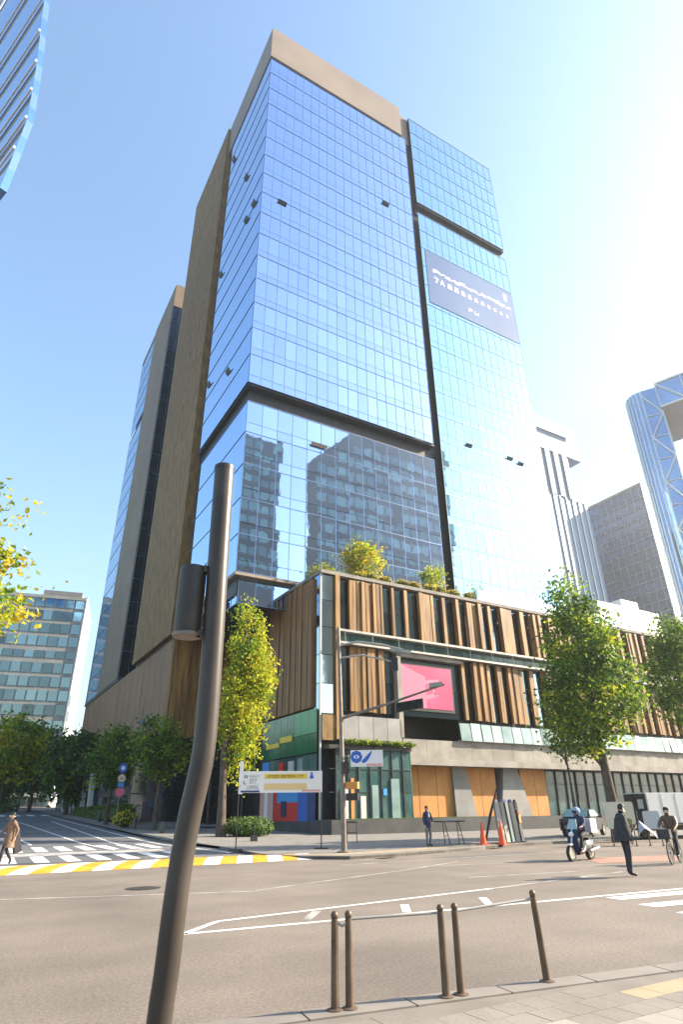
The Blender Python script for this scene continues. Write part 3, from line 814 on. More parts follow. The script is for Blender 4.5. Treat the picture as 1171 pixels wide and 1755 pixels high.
# glazed corner shop
xs_ = [26.0, 27.1, 28.1, 29.2, 30.3, 31.4, 32.5, 33.3]
for k in range(len(xs_) - 1):
    for a, b in ((1.1, 3.0), (3.05, 4.7), (4.75, 6.2)):
        piece('shop_pane', 'shop_glass', P, xs_[k] + .04, xs_[k + 1] - .04, 45.2, 45.25, a, b, (0, 0, rad(R.gauss(0, 1))))
    MB().box(xs_[k] - .04, xs_[k] + .04, 45.1, 45.3, 1.1, 6.2).build('shop_mullion', 'dark_frame', P)
MB().box(25.4, 33.35, 45.15, 45.3, 3.0, 3.05).box(25.4, 33.35, 45.15, 45.3, 4.7, 4.75).box(25.3, 33.4, 45.0, 46.4, 6.2, 6.5).build('shop_transom', 'dark_frame', P)
MB().box(33.3, 33.42, 45.2, 47.9, 1.1, 6.2).build('shop_end_glass', 'shop_glass', P)
# displays seen in the corner shop, standing just behind the glass line
for x0, w, h, mt_ in ((26.5, .55, 2.2, 'pale_grey'), (28.2, .5, 1.6, 'pale_grey'), (29.3, .6, 2.4, 'rail_glass'), (31.2, .8, 2.9, 'rail_glass'), (30.4, .35, .5, 'blue_bright'), (27.3, .3, 2.9, 'orange_wall')):
    zb = 2.8 if mt_ == 'blue_bright' else 1.15
    piece('window_display', mt_, P, x0, x0 + w, 45.07, 45.19, zb, zb + h)
# side shop on the flank: green sign glass, blue and red display wall
for k in range(8):
    y0 = 46.2 + k * 1.36
    piece('green_sign_panel', 'green_light' if k in (0, 1, 2) else 'green_sign', P, 24.75, 24.85, y0 + .02, y0 + 1.34, 7.5 + (.0 if k < 3 else -.2), 9.4)
    piece('green_sign_panel', 'green_sign', P, 24.78, 24.85, y0 + .02, y0 + 1.34, 6.0, 7.45)
    piece('shop_pane', 'shop_glass', P, 24.8, 24.85, y0 + .04, y0 + 1.32, 3.3, 5.9)
MB().box(24.68, 24.74, 50.6, 53, 7.2, 7.7).box(24.68, 24.74, 53.2, 56, 6.9, 7.3).build('sign_lettering', 'yellow', P)
for y0, y1, z0, z1, mt_ in ((56.0, 56.9, 1.0, 3.3, 'stripe_pink'), (55.2, 55.95, 1.0, 3.3, 'white'), (54.6, 55.15, 1.0, 3.3, 'stripe_pink'), (54.1, 54.55, 1.0, 3.3, 'pale_grey'),
                            (49.2, 54.05, 1.0, 2.4, 'red'), (49.2, 53.2, 2.4, 3.3, 'blue_bright'), (53.25, 54.05, 2.4, 3.3, 'red'), (51.3, 52.3, 1.3, 2.5, 'cloth_navy'), (47.5, 49.15, 1.0, 3.3, 'blue'), (46.3, 47.45, 1.0, 3.3, 'navy'),
                            (55.3, 56.6, 3.4, 5.8, 'blue_bright'), (52.2, 53.1, 3.6, 5.6, 'red'), (48.6, 49.4, 3.6, 5.7, 'rail_glass'), (50.2, 51.2, 3.5, 5.6, 'pale_grey')):
    piece('display_panel', mt_, P, 24.62 if z0 == 1.3 else 24.68, 24.79, y0, y1, z0, z1)
# ground floor glass under the left block, set in dark shade
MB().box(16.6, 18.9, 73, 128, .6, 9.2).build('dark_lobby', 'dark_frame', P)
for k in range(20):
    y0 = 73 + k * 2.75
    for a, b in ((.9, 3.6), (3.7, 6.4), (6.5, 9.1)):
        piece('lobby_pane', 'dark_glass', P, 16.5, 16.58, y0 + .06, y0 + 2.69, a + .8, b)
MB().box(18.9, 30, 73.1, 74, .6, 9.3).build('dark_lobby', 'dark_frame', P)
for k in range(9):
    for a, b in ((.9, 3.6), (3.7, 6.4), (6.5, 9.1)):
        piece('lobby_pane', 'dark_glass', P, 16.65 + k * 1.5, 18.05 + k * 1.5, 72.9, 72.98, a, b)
for k in range(5):
    m = MB().obox((15.9, 92 + k * 5.5, 3.9), (0, 1, 0), (0, .2, .98), (1, 0, 0), .5, 2.8, .25); m.build('leaning_pier', 'pale_grey', P)
# pale glass rail on the podium roof
for k in range(18):
    x0 = 44 + k * 1.5
    piece('roof_rail_pane', 'pale_glass', P, x0 + .03, x0 + 1.47, 46.2, 46.24, 21.75, 23.0)

# white block behind the podium on the right
wb = thing('white_wing', 'plain white flat roofed block rising behind the right end of the podium', 'building', (0, 0, 0))
MB().box(84, 100, 60.5, 80, 0, 32).box(92.5, 97, 62, 70, 32, 34).build('wall', 'white', wb)
for k in range(8):
    MB().box(84.4 + k * 2, 85.2 + k * 2, 60.38, 60.5, 21, 26.5).build('fin', 'pale_grey', wb)

# ------------------------------------------------------------------ buildings across the road, seen mirrored in the tower
def mirrored_block(label, x0, x1, y, top, zlow, cols, rows, poly_top=None):
    b = thing('office_block', label, 'building', ((x0 + x1) / 2, y, 0))
    w = x1 - x0
    if poly_top:
        pts = [(-w / 2, 0)] + poly_top + [(w / 2, 0)]
        n_ = len(pts)
        m = MB().add([(x, 0, z) for x, z in pts] + [(x, -8, z) for x, z in pts], [tuple(range(n_)), tuple(reversed(range(n_, 2 * n_)))] + [(i, n_ + i, n_ + (i + 1) % n_, (i + 1) % n_) for i in range(n_)])
    else:
        m = MB().box(-w / 2, w / 2, -20, 0, 0, top)
    m.build('wall', 'refl_wall', b)
    cw, rh = w / cols, (top - zlow) / rows
    for r in range(rows):
        for c in range(cols):
            xc, z = -w / 2 + cw * (c + .5), zlow + rh * (r + .22)
            if poly_top and z + rh * .75 > 135 + max(0, min(1, (xc + w / 2) / 20)) * 18: continue
            if (r + c * 7) % 31 == 0: continue
            link('window', unit('refl_window'), b, (xc, .02, z + rh * .25), (0, 0, 0), (cw * .82, .12, rh * .6))
    return b
mirrored_block('slim dark office block seen mirrored at the left of the lower tower glass', 66.9, 86.9, -90, 137.5, 75, 5, 11)
mirrored_block('wide dark office block with a sloped roof corner, seen mirrored in the lower tower glass', 103.5, 175.2, -90, 150, 75, 15, 11, [(-35.8, 137), (-16, 158), (35.8, 161)])

# ------------------------------------------------------------------ distant buildings
ob = thing('office_block', 'beige gridded office block with pale side wall far behind on the left', 'building', (18.0, 150, 0), rad(-12))
MB().box(-24, 0, 0, 20, 0, 47.2).build('wall', 'window_beige', ob)
MB().box(-9.5, -1.0, .6, 16, 47.2, 49.4).build('penthouse', 'grey_panel', ob)
MB().box(.02, .3, -.3, 22, 5, 48.2).build('side_wall', 'office_white', ob)
MB().box(-24, 0.02, -.35, -.1, 47.2, 47.9).build('roof_edge', 'window_beige', ob)
for r in range(15):
    for c in range(11):
        zz, xx = 3.0 + r * 3.0, -23.6 + c * 2.15
        link('window', unit('office_glass'), ob, (xx + 1.0, -.02, zz + 1.3), (0, 0, 0), (1.8, .12, 2.2 if r % 5 else 1.6))
for r in range(7):
    link('side_window', unit('office_glass'), ob, (.35, 2.2 + .3 * r, 24.5 - r * 3.2), (0, 0, 0), (.12, 4.2, 2.3))
    
# far left corner: tall tower with pale sun fins, only its lower corner in the frame
ft = thing('finned_tower', 'blue glass tower with bright slanting sun fins cut by the upper left corner', 'tower', (0, 0, 0))
hd = rad(30.69 - 51)
dv = Vector((math.sin(hd), math.cos(hd), 0))          # along the face, away from the street
nv = Vector((dv.y, -dv.x, 0))
def unp(px, py, D):
    d = fw + r2 * ((px - 585.5) / 1038.5) + u2 * ((877.5 - py) / 1038.5)
    return Vector((0, 0, 1.6)) + d * (D / math.hypot(d.x, d.y))
edge_px = [(0, 322), (14, 288), (26, 258), (36, 232), (46, 206), (51, 182), (55, 158), (59, 134), (63, 110), (66, 84), (69, 58), (72, 30), (76, 0), (80, -32), (84, -66), (88, -102), (92, -140)]
edge = [unp(px, py, 62 - .0 * i) for i, (px, py) in enumerate(edge_px)]
fg = MB()
for i in range(len(edge) - 1):
    a, b = edge[i], edge[i + 1]
    back = dv * 30
    m = MB()
    fg_a = [a + nv * 0, a + back, b + back, b]
    th = nv * .8
    m.add([p for p in fg_a] + [p + th for p in fg_a], [(0, 1, 2, 3), (7, 6, 5, 4), (0, 4, 5, 1), (1, 5, 6, 2), (2, 6, 7, 3), (3, 7, 4, 0)])
    m.build('glass_band', 'pale_blue' if i % 2 else 'side_glass', ft)
    f_ = MB().bar(b + nv * -.25 - dv * .35, b + back + nv * -.25, .22, .42)
    if i % 2: f_.build('sun_fin', 'fin', ft)

# right: white notched tower
wt = thing('notched_tower', 'hazy white tower with a notched block on top, just right of the main tower', 'tower', (0, 170, 0))
MB().box(205, 244, 0, 30, 0, 138).build('lower_block', 'far_blue', wt)
MB().box(190, 236.5, .5, 30, 138, 163.5).build('middle_block', 'far_white', wt)
MB().box(185, 246.5, -.2, 30, 163.5, 183).build('top_block', 'far_blue', wt)
MB().box(212, 240, -1.6, -1.02, 174.5, 177).build('slot', 'mullion_pale', wt)
for k in range(4):
    MB().box(212.5 + k * 6.2, 215.7 + k * 6.2, -.6, .5, 138, 163.5).build('rib', 'far_blue', wt)
for k in range(9):
    MB().box(206 + k * 4.4, 206.5 + k * 4.4, -.5, 0, 20, 138).build('rib', 'mullion_pale', wt)
MB().box(244.2, 250.5, 4, 30, 0, 126).build('side_wing', 'far_blue', wt)

# right: dark blue tower with sunlight painted as a pale edge
dk = thing('dark_tower', 'dark blue office tower with a pale edge painted as sunlight, left of the gate shaped tower', 'tower', (269, 155, 0))
MB().box(.6, 40, .6, 45, 0, 149).build('core', 'tower_dark', dk)
MB().box(0, 40, 0, 48, 149.2, 150.5).build('roof_edge', 'stone_pale', dk)
MB().box(.2, 22, 0, .5, 0, 149).build('painted_sun_wall', 'office_white', dk)  # sunlight on this face is put into the pale wall colour
for k in range(24):
    z = 20 + k * 5.35
    link('window_band', unit('tower_dark'), dk, (.3, 23, z + 2), (0, 0, 0), (.6, 44, 3.6))
for k in range(24):
    link('sill_line', unit('tower_line'), dk, (.1, 23, 20 + k * 5.35 - .5), (0, 0, 0), (.9, 44.4, .5))
for k in range(20):
    link('window', unit('stone_pale'), dk, (8, -.05, 30 + k * 6), (0, 0, 0), (13, .2, .5))
for k in range(12):
    link('pilaster', unit('tower_line'), dk, (-.05, 2 + k * 3.9, 75), (0, 0, 0), (.5, .35, 148))

# right: gate shaped tower with rounded corner and bridging top
gt = thing('gate_tower', 'blue glass gate shaped tower with white trusses and a rounded corner at the right edge', 'tower', (0, 0, 0))
D = 170
c0 = unp(1070, 685, D); c1 = unp(1122, 655, D)
base = Vector((c0.x, c0.y, 0))
wd = Vector((c1.x - c0.x, c1.y - c0.y, 0)); Lw = wd.length; wd.normalize()
away = Vector((-wd.y, wd.x, 0))
if away.dot(base) < 0: away = -away
ztop = c0.z + 1.0
prof = []
for k in range(7):
    a = math.pi / 2 * k / 6
    prof.append(base + wd * (4.5 - 4.5 * math.cos(math.pi / 2 - a) if False else 4.5 * (1 - math.cos(a))) + away * (5 - 5 * math.sin(a)))
prof = [base + away * 14] + [base + away * 5] + prof[1:] + [base + wd * Lw, base + wd * Lw + away * 14]
gtm = MB().prism([(p.x, p.y) for p in prof], 0, ztop)
gtm.build('column_glass', 'gate_glass', gt, smooth=True)
for k in range(1, len(prof) - 1):
    MB().tube([(prof[k].x, prof[k].y, 0), (prof[k].x, prof[k].y, ztop + .1)], .24, 6).build('vertical_tube', 'truss', gt)
face_o = base + wd * 4.6 - away * .25
for k in range(14):
    z0 = 10 + k * (ztop - 12) / 14; z1 = z0 + (ztop - 12) / 14
    a, b = face_o, base + wd * Lw - away * .25
    if k % 2: a, b = b, a
    MB().tube([(a.x, a.y, z0), (b.x, b.y, z1)], .24, 6).build('diagonal_tube', 'truss', gt)
    MB().tube([(face_o.x, face_o.y, z0), ((base + wd * Lw).x, (base + wd * Lw).y, z0)], .16, 6).build('ring_tube', 'truss', gt)
br0 = base + wd * (Lw - .2) - away * 1.0
zb = unp(1130, 702, D).z
bvec = wd * 40 - away * 6
quad = [br0, br0 + bvec, br0 + bvec + away * 22, br0 + away * 22]
MB().prism([(p.x, p.y) for p in quad], zb, ztop + .4).build('bridge_glass', 'gate_glass', gt)
MB().prism([(p.x, p.y) for p in [quad[0] + away * .3, quad[1] + away * .3, quad[2], quad[3]]], zb - .35, zb - .02).build('bridge_soffit', 'soffit_grey', gt)
nb = 6
for k in range(nb):
    a = br0 + bvec * (k / nb) - away * .2; b = br0 + bvec * ((k + 1) / nb) - away * .2
    z0, z1 = (zb, ztop + .3) if k % 2 else (ztop + .3, zb)
    MB().tube([(a.x, a.y, z0), (b.x, b.y, z1)], .32, 6).build('bridge_truss', 'truss', gt)
    MB().tube([(a.x, a.y, zb), (a.x, a.y, ztop + .3)], .2, 6).build('bridge_post', 'truss', gt)
for z in (zb, ztop + .35):
    e_ = br0 + bvec
    MB().tube([(br0.x - away.x * .2, br0.y - away.y * .2, z), (e_.x - away.x * .2, e_.y - away.y * .2, z)], .34, 6).build('bridge_chord', 'truss', gt)

# ------------------------------------------------------------------ trees and plants
def tree(name, label, cat, base, trunk, r0, crown, clumps, per, size, mats, group=None, sigma=.45, limbs=14, seed=1, upsweep=0.0, parts=True):
    """tapered trunk and limbs; leaves are small folded blades clustered through the crown ellipsoids (relative to base)"""
    q = random.Random(seed)
    t = thing(name, label, cat, base, 0, group)
    pts = [Vector(p) for p in trunk]
    m = MB()
    n_ = len(pts)
    m.tube(pts, [r0 * (1.25 if i == 0 else 1 - .75 * i / (n_ - 1)) for i in range(n_)], 9)
    vol = [c[3] * c[4] * c[5] for c in crown]
    cl = []
    for _ in range(clumps):
        c = q.choices(crown, vol)[0]
        while True:
            d = Vector((q.uniform(-1, 1), q.uniform(-1, 1), q.uniform(-1, 1)))
            if .25 < d.length < 1: break
        d *= (d.length ** -.35)
        cl.append(Vector((c[0] + d.x * c[3], c[1] + d.y * c[4], c[2] + d.z * c[5])))
    for p in q.sample(cl, min(limbs, len(cl))):
        zt = min(pts[-1].z, max(pts[1].z if n_ > 2 else pts[-1].z * .5, p.z - (1.0 + upsweep) - .35 * Vector((p.x, p.y, 0)).length))
        # point on trunk at that height
        s = pts[-1]
        for i in range(n_ - 1):
            if pts[i].z <= zt <= pts[i + 1].z:
                s = pts[i].lerp(pts[i + 1], (zt - pts[i].z) / (pts[i + 1].z - pts[i].z)); break
        mid = s.lerp(p, .5) + Vector((q.uniform(-.2, .2), q.uniform(-.2, .2), .25 - upsweep * .2))
        m.tube([s, mid, p], [r0 * .3, r0 * .17, r0 * .06], 5, cap=False)
    m.build('trunk', 'bark', t, smooth=True)
    groups = {k: MB() for k in mats}
    for p in cl:
        lm = q.choices(list(mats), [mats[k] for k in mats])[0]
        g = groups[lm]
        sg = sigma * q.uniform(.6, 1.3)
        for _ in range(int(per * q.uniform(.6, 1.4))):
            c = p + Vector((q.gauss(0, sg), q.gauss(0, sg), q.gauss(0, sg * (.8 + upsweep))))
            a = Vector((q.gauss(0, 1), q.gauss(0, 1), q.gauss(0, .7) + upsweep)).normalized()
            b = a.orthogonal().normalized(); b.rotate(Quaternion(a, q.uniform(0, 6.28)))
            h = a.cross(b)
            s = size * q.uniform(.6, 1.35)
            o = len(g.v)
            g.v += [tuple(c - a * s * .5), tuple(c + b * s * .33 + h * s * .1), tuple(c + a * s * .55), tuple(c - b * s * .33 + h * s * .1)]
            g.f += [(o, o + 1, o + 2), (o, o + 2, o + 3)]; g.mi += [0, 0]
    for k, g in groups.items():
        if g.v: g.build('crown', k, t)
    return t

# big green tree on the right
b0 = (32.2, 23.6 + 3, 0.1)
tree('street_tree', 'big broad green street tree with a thick trunk before the podium', 'tree', (31.6, 24.4, 0.1),
     [(0, 0, -.1), (.05, 0, 2), (-.1, 0, 4.5), (-.15, 0, 7), (-.1, .1, 10), (0, 0, 13.5)], .32,
     [(0, 0, 7.6, 2.6, 2.6, 2.8), (.1, 0, 10.8, 2.1, 2.1, 2.6), (-.3, 0, 13.2, 1.2, 1.2, 2.0), (-1.2, .3, 6.2, 1.5, 1.5, 2.2), (1.4, -.6, 8.2, 1.5, 1.5, 1.7)], 330, 42, .24,
     {'leaf_green': 5, 'leaf_dark': 3, 'leaf_yellow': 1.2}, seed=4, sigma=.42, limbs=26)
tree('street_tree', 'dark green street tree cut off by the right edge of the picture', 'tree', (42.3, 25.2, 0.1),
     [(0, 0, -.1), (0, 0, 3), (.1, 0, 6), (0, 0, 12)], .28,
     [(0, 0, 9.4, 2.1, 2.1, 3.0), (0, 0, 12.2, 1.5, 1.5, 2.0)], 190, 42, .24, {'leaf_green': 4, 'leaf_dark': 4}, seed=9, limbs=14)
tree('street_tree', 'thin dark stemmed young tree left of the big green tree', 'tree', (33.4, 28.6, 0.1),
     [(0, 0, -.1), (.05, 0, 3), (-.05, 0, 6.2)], .11, [(0, 0, 6.6, 1.0, 1.0, 1.9)], 40, 30, .24, {'leaf_dark': 3, 'leaf_green': 2}, seed=12, limbs=8)
# tall narrow ginkgo beside the left flank
tree('ginkgo_tree', 'tall slender yellow green tree rising beside the left flank of the podium', 'tree', (16.3, 43.9, 0.1),
     [(0, 0, -.1), (-.1, 0, 3), (-.15, .1, 5.6), (.6, .0, 8), (1.0, -.1, 12), (1.0, -.2, 15.5)], .30,
     [(1.1, -.2, 9.2, 1.75, 1.5, 3.4), (1.0, -.2, 13.0, 1.25, 1.2, 3.2), (1.0, -.1, 6.4, 1.2, 1.2, 2.4), (1.7, -.6, 11, 1.3, 1.2, 2.2)], 250, 44, .24,
     {'leaf_yellow': 6, 'leaf_gold': 1, 'leaf_green': 1.5}, seed=21, sigma=.36, upsweep=.8, limbs=26)
# trees on the podium roof
tree('roof_tree', 'round yellow green tree on the podium roof near the corner', 'tree', (31.3, 48.6, 21.7),
     [(0, 0, 0), (0, 0, 1), (0, 0, 3.4)], .13, [(0, 0, 2.9, 2.0, 1.7, 1.7), (-.5, 0, 3.4, 1.2, 1.2, 1.3)], 80, 36, .26, {'leaf_yellow': 3, 'leaf_gold': 3, 'leaf_green': 1}, group='small trees on the podium roof', seed=31, limbs=12)
tree('roof_tree', 'smaller airy roof tree standing to the right of the round one', 'tree', (39.9, 48.2, 21.7),
     [(0, 0, 0), (0, 0, 1), (.1, 0, 2.8)], .1, [(0, 0, 2.3, 1.35, 1.1, 1.1), (.2, 0, 2.9, .8, .8, .7)], 36, 30, .24, {'leaf_yellow': 3, 'leaf_green': 2}, group='small trees on the podium roof', seed=33, limbs=10)
tree('roof_tree', 'sparse little roof shrub far to the right on the podium edge', 'tree', (45.6, 47.9, 21.7),
     [(0, 0, 0), (0, 0, .8), (0, 0, 1.9)], .06, [(0, 0, 1.7, .9, .9, .8)], 14, 16, .24, {'leaf_green': 3, 'leaf_yellow': 1}, group='small trees on the podium roof', seed=35, limbs=10)
# left side
tree('street_tree', 'near tree reaching yellow leafy branches in from the left edge', 'tree', (-2.95, 16.6, 0),
     [(0, 0, -.1), (0, 0, 2.5), (.1, 0, 5), (.2, 0, 9)], .2, [(.2, 0, 6.7, 3.7, 2.4, 1.9), (.4, 0, 8.0, 2.9, 2.0, 1.4)], 230, 40, .16,
     {'leaf_yellow': 3, 'leaf_gold': 3, 'leaf_green': 1}, seed=41, sigma=.3, limbs=30)
tree('street_tree', 'yellow green tree at the left edge before the dark grove', 'tree', (5.2, 88, gz(5, 88)),
     [(0, 0, -.1), (0, 0, 3), (0, 0, 8)], .22, [(0, 0, 7.9, 3.6, 3.2, 3.4), (1.6, 0, 6.6, 2.0, 2.0, 2.0)], 130, 34, .5,
     {'leaf_yellow': 3, 'leaf_green': 3, 'leaf_gold': 1}, seed=45, sigma=.7)
tree('street_tree', 'green street tree with a bare trunk behind the coloured round signs', 'tree', (13.4, 67.5, gz(13.4, 67.5) + .1),
     [(0, 0, -.2), (.1, 0, 3), (.1, 0, 8)], .2, [(0, 0, 6.2, 2.2, 2.2, 2.4), (-.5, 0, 4.9, 2.3, 2.0, 1.5)], 110, 34, .32,
     {'leaf_green': 4, 'leaf_dark': 3, 'leaf_yellow': .4}, seed=47, sigma=.5)
tree('street_tree', 'dense green tree just left of the near metal pole', 'tree', (15.0, 56.0, gz(15, 56) + .1),
     [(0, 0, -.2), (0, 0, 3), (0, 0, 7)], .2, [(-.4, 0, 6.6, 2.0, 2.0, 2.2), (.4, 0, 5.6, 2.0, 1.8, 1.8)], 110, 34, .3,
     {'leaf_green': 4, 'leaf_dark': 3, 'leaf_yellow': .5}, seed=49, sigma=.45)
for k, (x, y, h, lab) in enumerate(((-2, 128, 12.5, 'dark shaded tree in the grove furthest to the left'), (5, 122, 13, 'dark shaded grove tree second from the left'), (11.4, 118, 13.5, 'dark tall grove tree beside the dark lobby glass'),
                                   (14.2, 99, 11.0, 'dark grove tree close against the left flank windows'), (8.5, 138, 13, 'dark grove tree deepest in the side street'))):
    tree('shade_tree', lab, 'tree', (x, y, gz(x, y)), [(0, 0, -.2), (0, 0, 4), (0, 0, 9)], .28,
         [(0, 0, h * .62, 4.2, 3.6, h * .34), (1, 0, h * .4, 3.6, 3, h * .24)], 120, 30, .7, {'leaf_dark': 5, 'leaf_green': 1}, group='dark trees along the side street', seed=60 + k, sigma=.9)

def hedge(name, label, x0, x1, y0, y1, h, n, mats, size=.16, seed=3, cat='hedge'):
    q = random.Random(seed)
    z0 = gz((x0 + x1) / 2, (y0 + y1) / 2) + .1
    t = thing(name, label, cat, ((x0 + x1) / 2, (y0 + y1) / 2, z0))
    hx, hy = (x1 - x0) / 2, (y1 - y0) / 2
    MB().box(-hx * .85, hx * .85, -hy * .9, hy * .9, 0, h * .8).build('hedge_core', 'leaf_dark', t)
    gs = {k: MB() for k in mats}
    for _ in range(n):
        g = gs[q.choices(list(mats), [mats[k] for k in mats])[0]]
        c = Vector((q.uniform(-hx, hx), q.uniform(-hy, hy), h * q.uniform(.05, 1.05) - abs(q.gauss(0, .05))))
        if abs(c.x) < hx * .8 and abs(c.y) < hy * .85: c.z = h * q.uniform(.78, 1.08)
        a = Vector((q.gauss(0, 1), q.gauss(0, 1), q.gauss(0, 1))).normalized(); b = a.orthogonal().normalized(); hh = a.cross(b); s = size * q.uniform(.6, 1.4); o = len(g.v)
        g.v += [tuple(c - a * s * .5), tuple(c + b * s * .35 + hh * s * .1), tuple(c + a * s * .5), tuple(c - b * s * .35 + hh * s * .1)]
        g.f += [(o, o + 1, o + 2), (o, o + 2, o + 3)]; g.mi += [0, 0]
    for k, g in gs.items():
        if g.v: g.build('foliage', k, t)
    return t
def bush(name, label, c, rx, ry, rz, n, mats, size=.16, seed=3, cat='bush', group=None):
    q = random.Random(seed)
    t = thing(name, label, cat, c, 0, group)
    gs = {k: MB() for k in mats}
    MB().ball((0, 0, rz * .45), rx * .8, ry * .8, rz * .45, 10, 6).build('bush_core', 'leaf_dark', t)
    for _ in range(n):
        g = gs[q.choices(list(mats), [mats[k] for k in mats])[0]]
        d = Vector((q.gauss(0, 1), q.gauss(0, 1), q.gauss(0, 1))).normalized() * q.uniform(.75, 1.06)
        d *= 1 + .12 * math.sin(d.x * 5 + seed) * math.cos(d.y * 6)
        c_ = Vector((d.x * rx, d.y * ry, rz * .5 + d.z * rz * .5))
        a = Vector((q.gauss(0, 1), q.gauss(0, 1), q.gauss(0, 1))).normalized(); b = a.orthogonal().normalized(); hh = a.cross(b); s = size * q.uniform(.6, 1.4); o = len(g.v)
        g.v += [tuple(c_ - a * s * .5), tuple(c_ + b * s * .35 + hh * s * .1), tuple(c_ + a * s * .5), tuple(c_ - b * s * .35 + hh * s * .1)]
        g.f += [(o, o + 1, o + 2), (o, o + 2, o + 3)]; g.mi += [0, 0]
    for k, g in gs.items():
        if g.v: g.build('foliage', k, t)
    return t
bush('bush', 'rounded green bush at the foot of the left shop wall', (18.2, 43.8, .1), 1.9, 1.2, 1.35, 1800, {'hedge': 3, 'leaf_green': 1}, .15, 5)
hedge('hedge', 'low clipped green hedge along the side street pavement', 14.6, 16.2, 66, 98, 1.25, 4200, {'hedge': 3, 'leaf_green': 1.5}, .22, 6)
bush('bush', 'yellow flowering round bush by the side street hedge', (13.9, 62, gz(13.9, 62) + .1), 1.0, 1.0, 1.3, 700, {'flower': 3, 'hedge': 2}, .16, 7)
hedge('hedge', 'dark low hedge below the grove at the far left', -8, 9.5, 112, 114, 1.5, 2600, {'leaf_dark': 3, 'hedge': 2}, .3, 8)
hedge('roof_planting', 'yellow flowering strip along the podium roof edge', 27.5, 47, 46.3, 47.3, .1, 10, {'flower': 1}, .2, 9, 'planting').location.z = 21.75
q = random.Random(77)
SHRUB = ['yellow flowering roof shrub nearest the podium corner'] + ['yellow flowering roof shrub, %s from the podium corner along the roof edge' % n_ for n_ in ('second', 'third', 'fourth', 'fifth', 'sixth', 'seventh', 'eighth', 'ninth')]
TRAIL = ['trailing ledge plant above the corner shop, %s from the corner' % n_ for n_ in ('first', 'second', 'third', 'fourth', 'fifth', 'sixth')]
for k in range(9):
    x = 29.5 + k * 1.75 + q.uniform(-.4, .4)
    bush('roof_shrub', SHRUB[k], (x, 46.7, 21.75), .85, .5, .75 + q.uniform(-.15, .2), 260, {'flower': 3 if k % 3 else 1, 'leaf_gold': 2, 'hedge': 1}, .2, 80 + k, 'shrub', 'flowering shrubs along the podium roof edge')
for k in range(6):
    bush('ledge_plant', TRAIL[k], (27.4 + k * 1.15, 44.95, 6.5), .65, .4, .5, 150, {'leaf_yellow': 2, 'leaf_green': 2}, .2, 95 + k, 'plant', 'trailing plants above the corner shop')

# ------------------------------------------------------------------ near metal pole
NP = thing('metal_pole', 'thick kinked metal pole with a short side cylinder standing close to the camera', 'pole', (1.22, 4.02, 0.05))
pp = [(0, 0, 0), (0.0, 0, .55), (.012, -.005, .77), (.022, -.01, 1.07), (.04, -.008, 1.33), (.062, -.016, 1.55), (.085, -.03, 1.72), (.104, -.036, 1.87), (.112, -.038, 2.1), (.11, -.036, 2.45), (.105, -.035, 2.8), (.095, -.03, 3.4), (.088, -.028, 3.962)]
fine = []
for i in range(len(pp) - 1):
    p0, p1, p2, p3 = (Vector(pp[max(0, min(len(pp) - 1, j))]) for j in (i - 1, i, i + 1, i + 2))
    for k in range(3):
        t = k / 3
        fine.append(.5 * ((2 * p1) + (p2 - p0) * t + (2 * p0 - 5 * p1 + 4 * p2 - p3) * t * t + (3 * p1 - p0 - 3 * p2 + p3) * t ** 3))
fine.append(Vector(pp[-1]))
nf = len(fine)
MB().tube(fine, [.067 + .008 * i / nf for i in range(nf)], 28).build('shaft', 'pole_metal', NP, smooth=True)
MB().tube([(.0875, -.028, 3.955), (.0872, -.028, 3.985), (.087, -.028, 3.992)], [.077, .077, .066], 28).build('cap', 'pole_metal', NP, smooth=True)
MB().lathe((0, 0, -.02), [(.19, 0), (.19, .03), (.1, .035)], 20).build('base_plate', 'pole_metal', NP)
CX, CY = -.05, .055
MB().tube([(CX, CY, 2.66), (CX, CY, 2.69), (CX, CY, 3.12), (CX, CY, 3.145)], [.09, .095, .095, .088], 26).build('side_cylinder', 'pole_metal', NP, smooth=True)
MB().tube([(CX, CY, 2.64), (CX, CY, 2.662)], [.1, .1], 26).build('cylinder_rim', 'street_pole', NP, smooth=True)
MB().box(CX + .05, .08, -.03, .03, 3.10, 3.15).build('bracket', 'pole_metal', NP)
MB().box(CX + .05, .08, -.025, .025, 2.64, 2.68).build('bracket', 'pole_metal', NP)

# ------------------------------------------------------------------ near brown railings
def post(parent, x, y, h, lean=0.0):
    m = MB().tube([(x, y, 0), (x + lean * .5, y, h * .5), (x + lean, y, h - .06)], [.037, .034, .032], 12)
    m.build('post', 'post_brown', parent, smooth=True)
    MB().ball((x + lean, y, h - .035), .035, .035, .036, 12, 6).build('knob', 'post_brown', parent, smooth=True)
    MB().lathe((x, y, 0), [(.075, 0), (.075, .02), (.045, .03)], 14).build('foot_plate', 'post_brown', parent)
def railing(label, a, b, h=0.74, lean=0.0):
    t = thing('guard_rail', label, 'guard rail', (a[0], a[1], .05), 0, 'brown post railings at the road edge')
    dx, dy = b[0] - a[0], b[1] - a[1]
    post(t, 0, 0, h); post(t, dx, dy, h + (.06 if lean else 0), lean)
    L = 8
    pts = [(dx * k / L + lean * k / L, dy * k / L, h - .07 + (.05 * k / L if lean else 0)) for k in range(L + 1)]
    MB().tube(pts, .012, 8).build('top_rail', 'grey_panel', t, smooth=True)
    return t
bl = thing('bollard', 'lone brown bollard at the left end of the low railings', 'bollard', (3.29, 5.76, .05), 0, 'brown post railings at the road edge')
post(bl, 0, 0, .74)
railing('low brown railing with two upright posts nearest the metal pole', (3.42, 5.73), (4.36, 5.56))
railing('low brown railing whose right end post leans outward', (4.53, 5.55), (5.56, 5.45), .74, -.05)
t = thing('chain_link', 'short pale bar joining the lone bollard to the railing beside it', 'bar', (3.29, 5.76, .72))
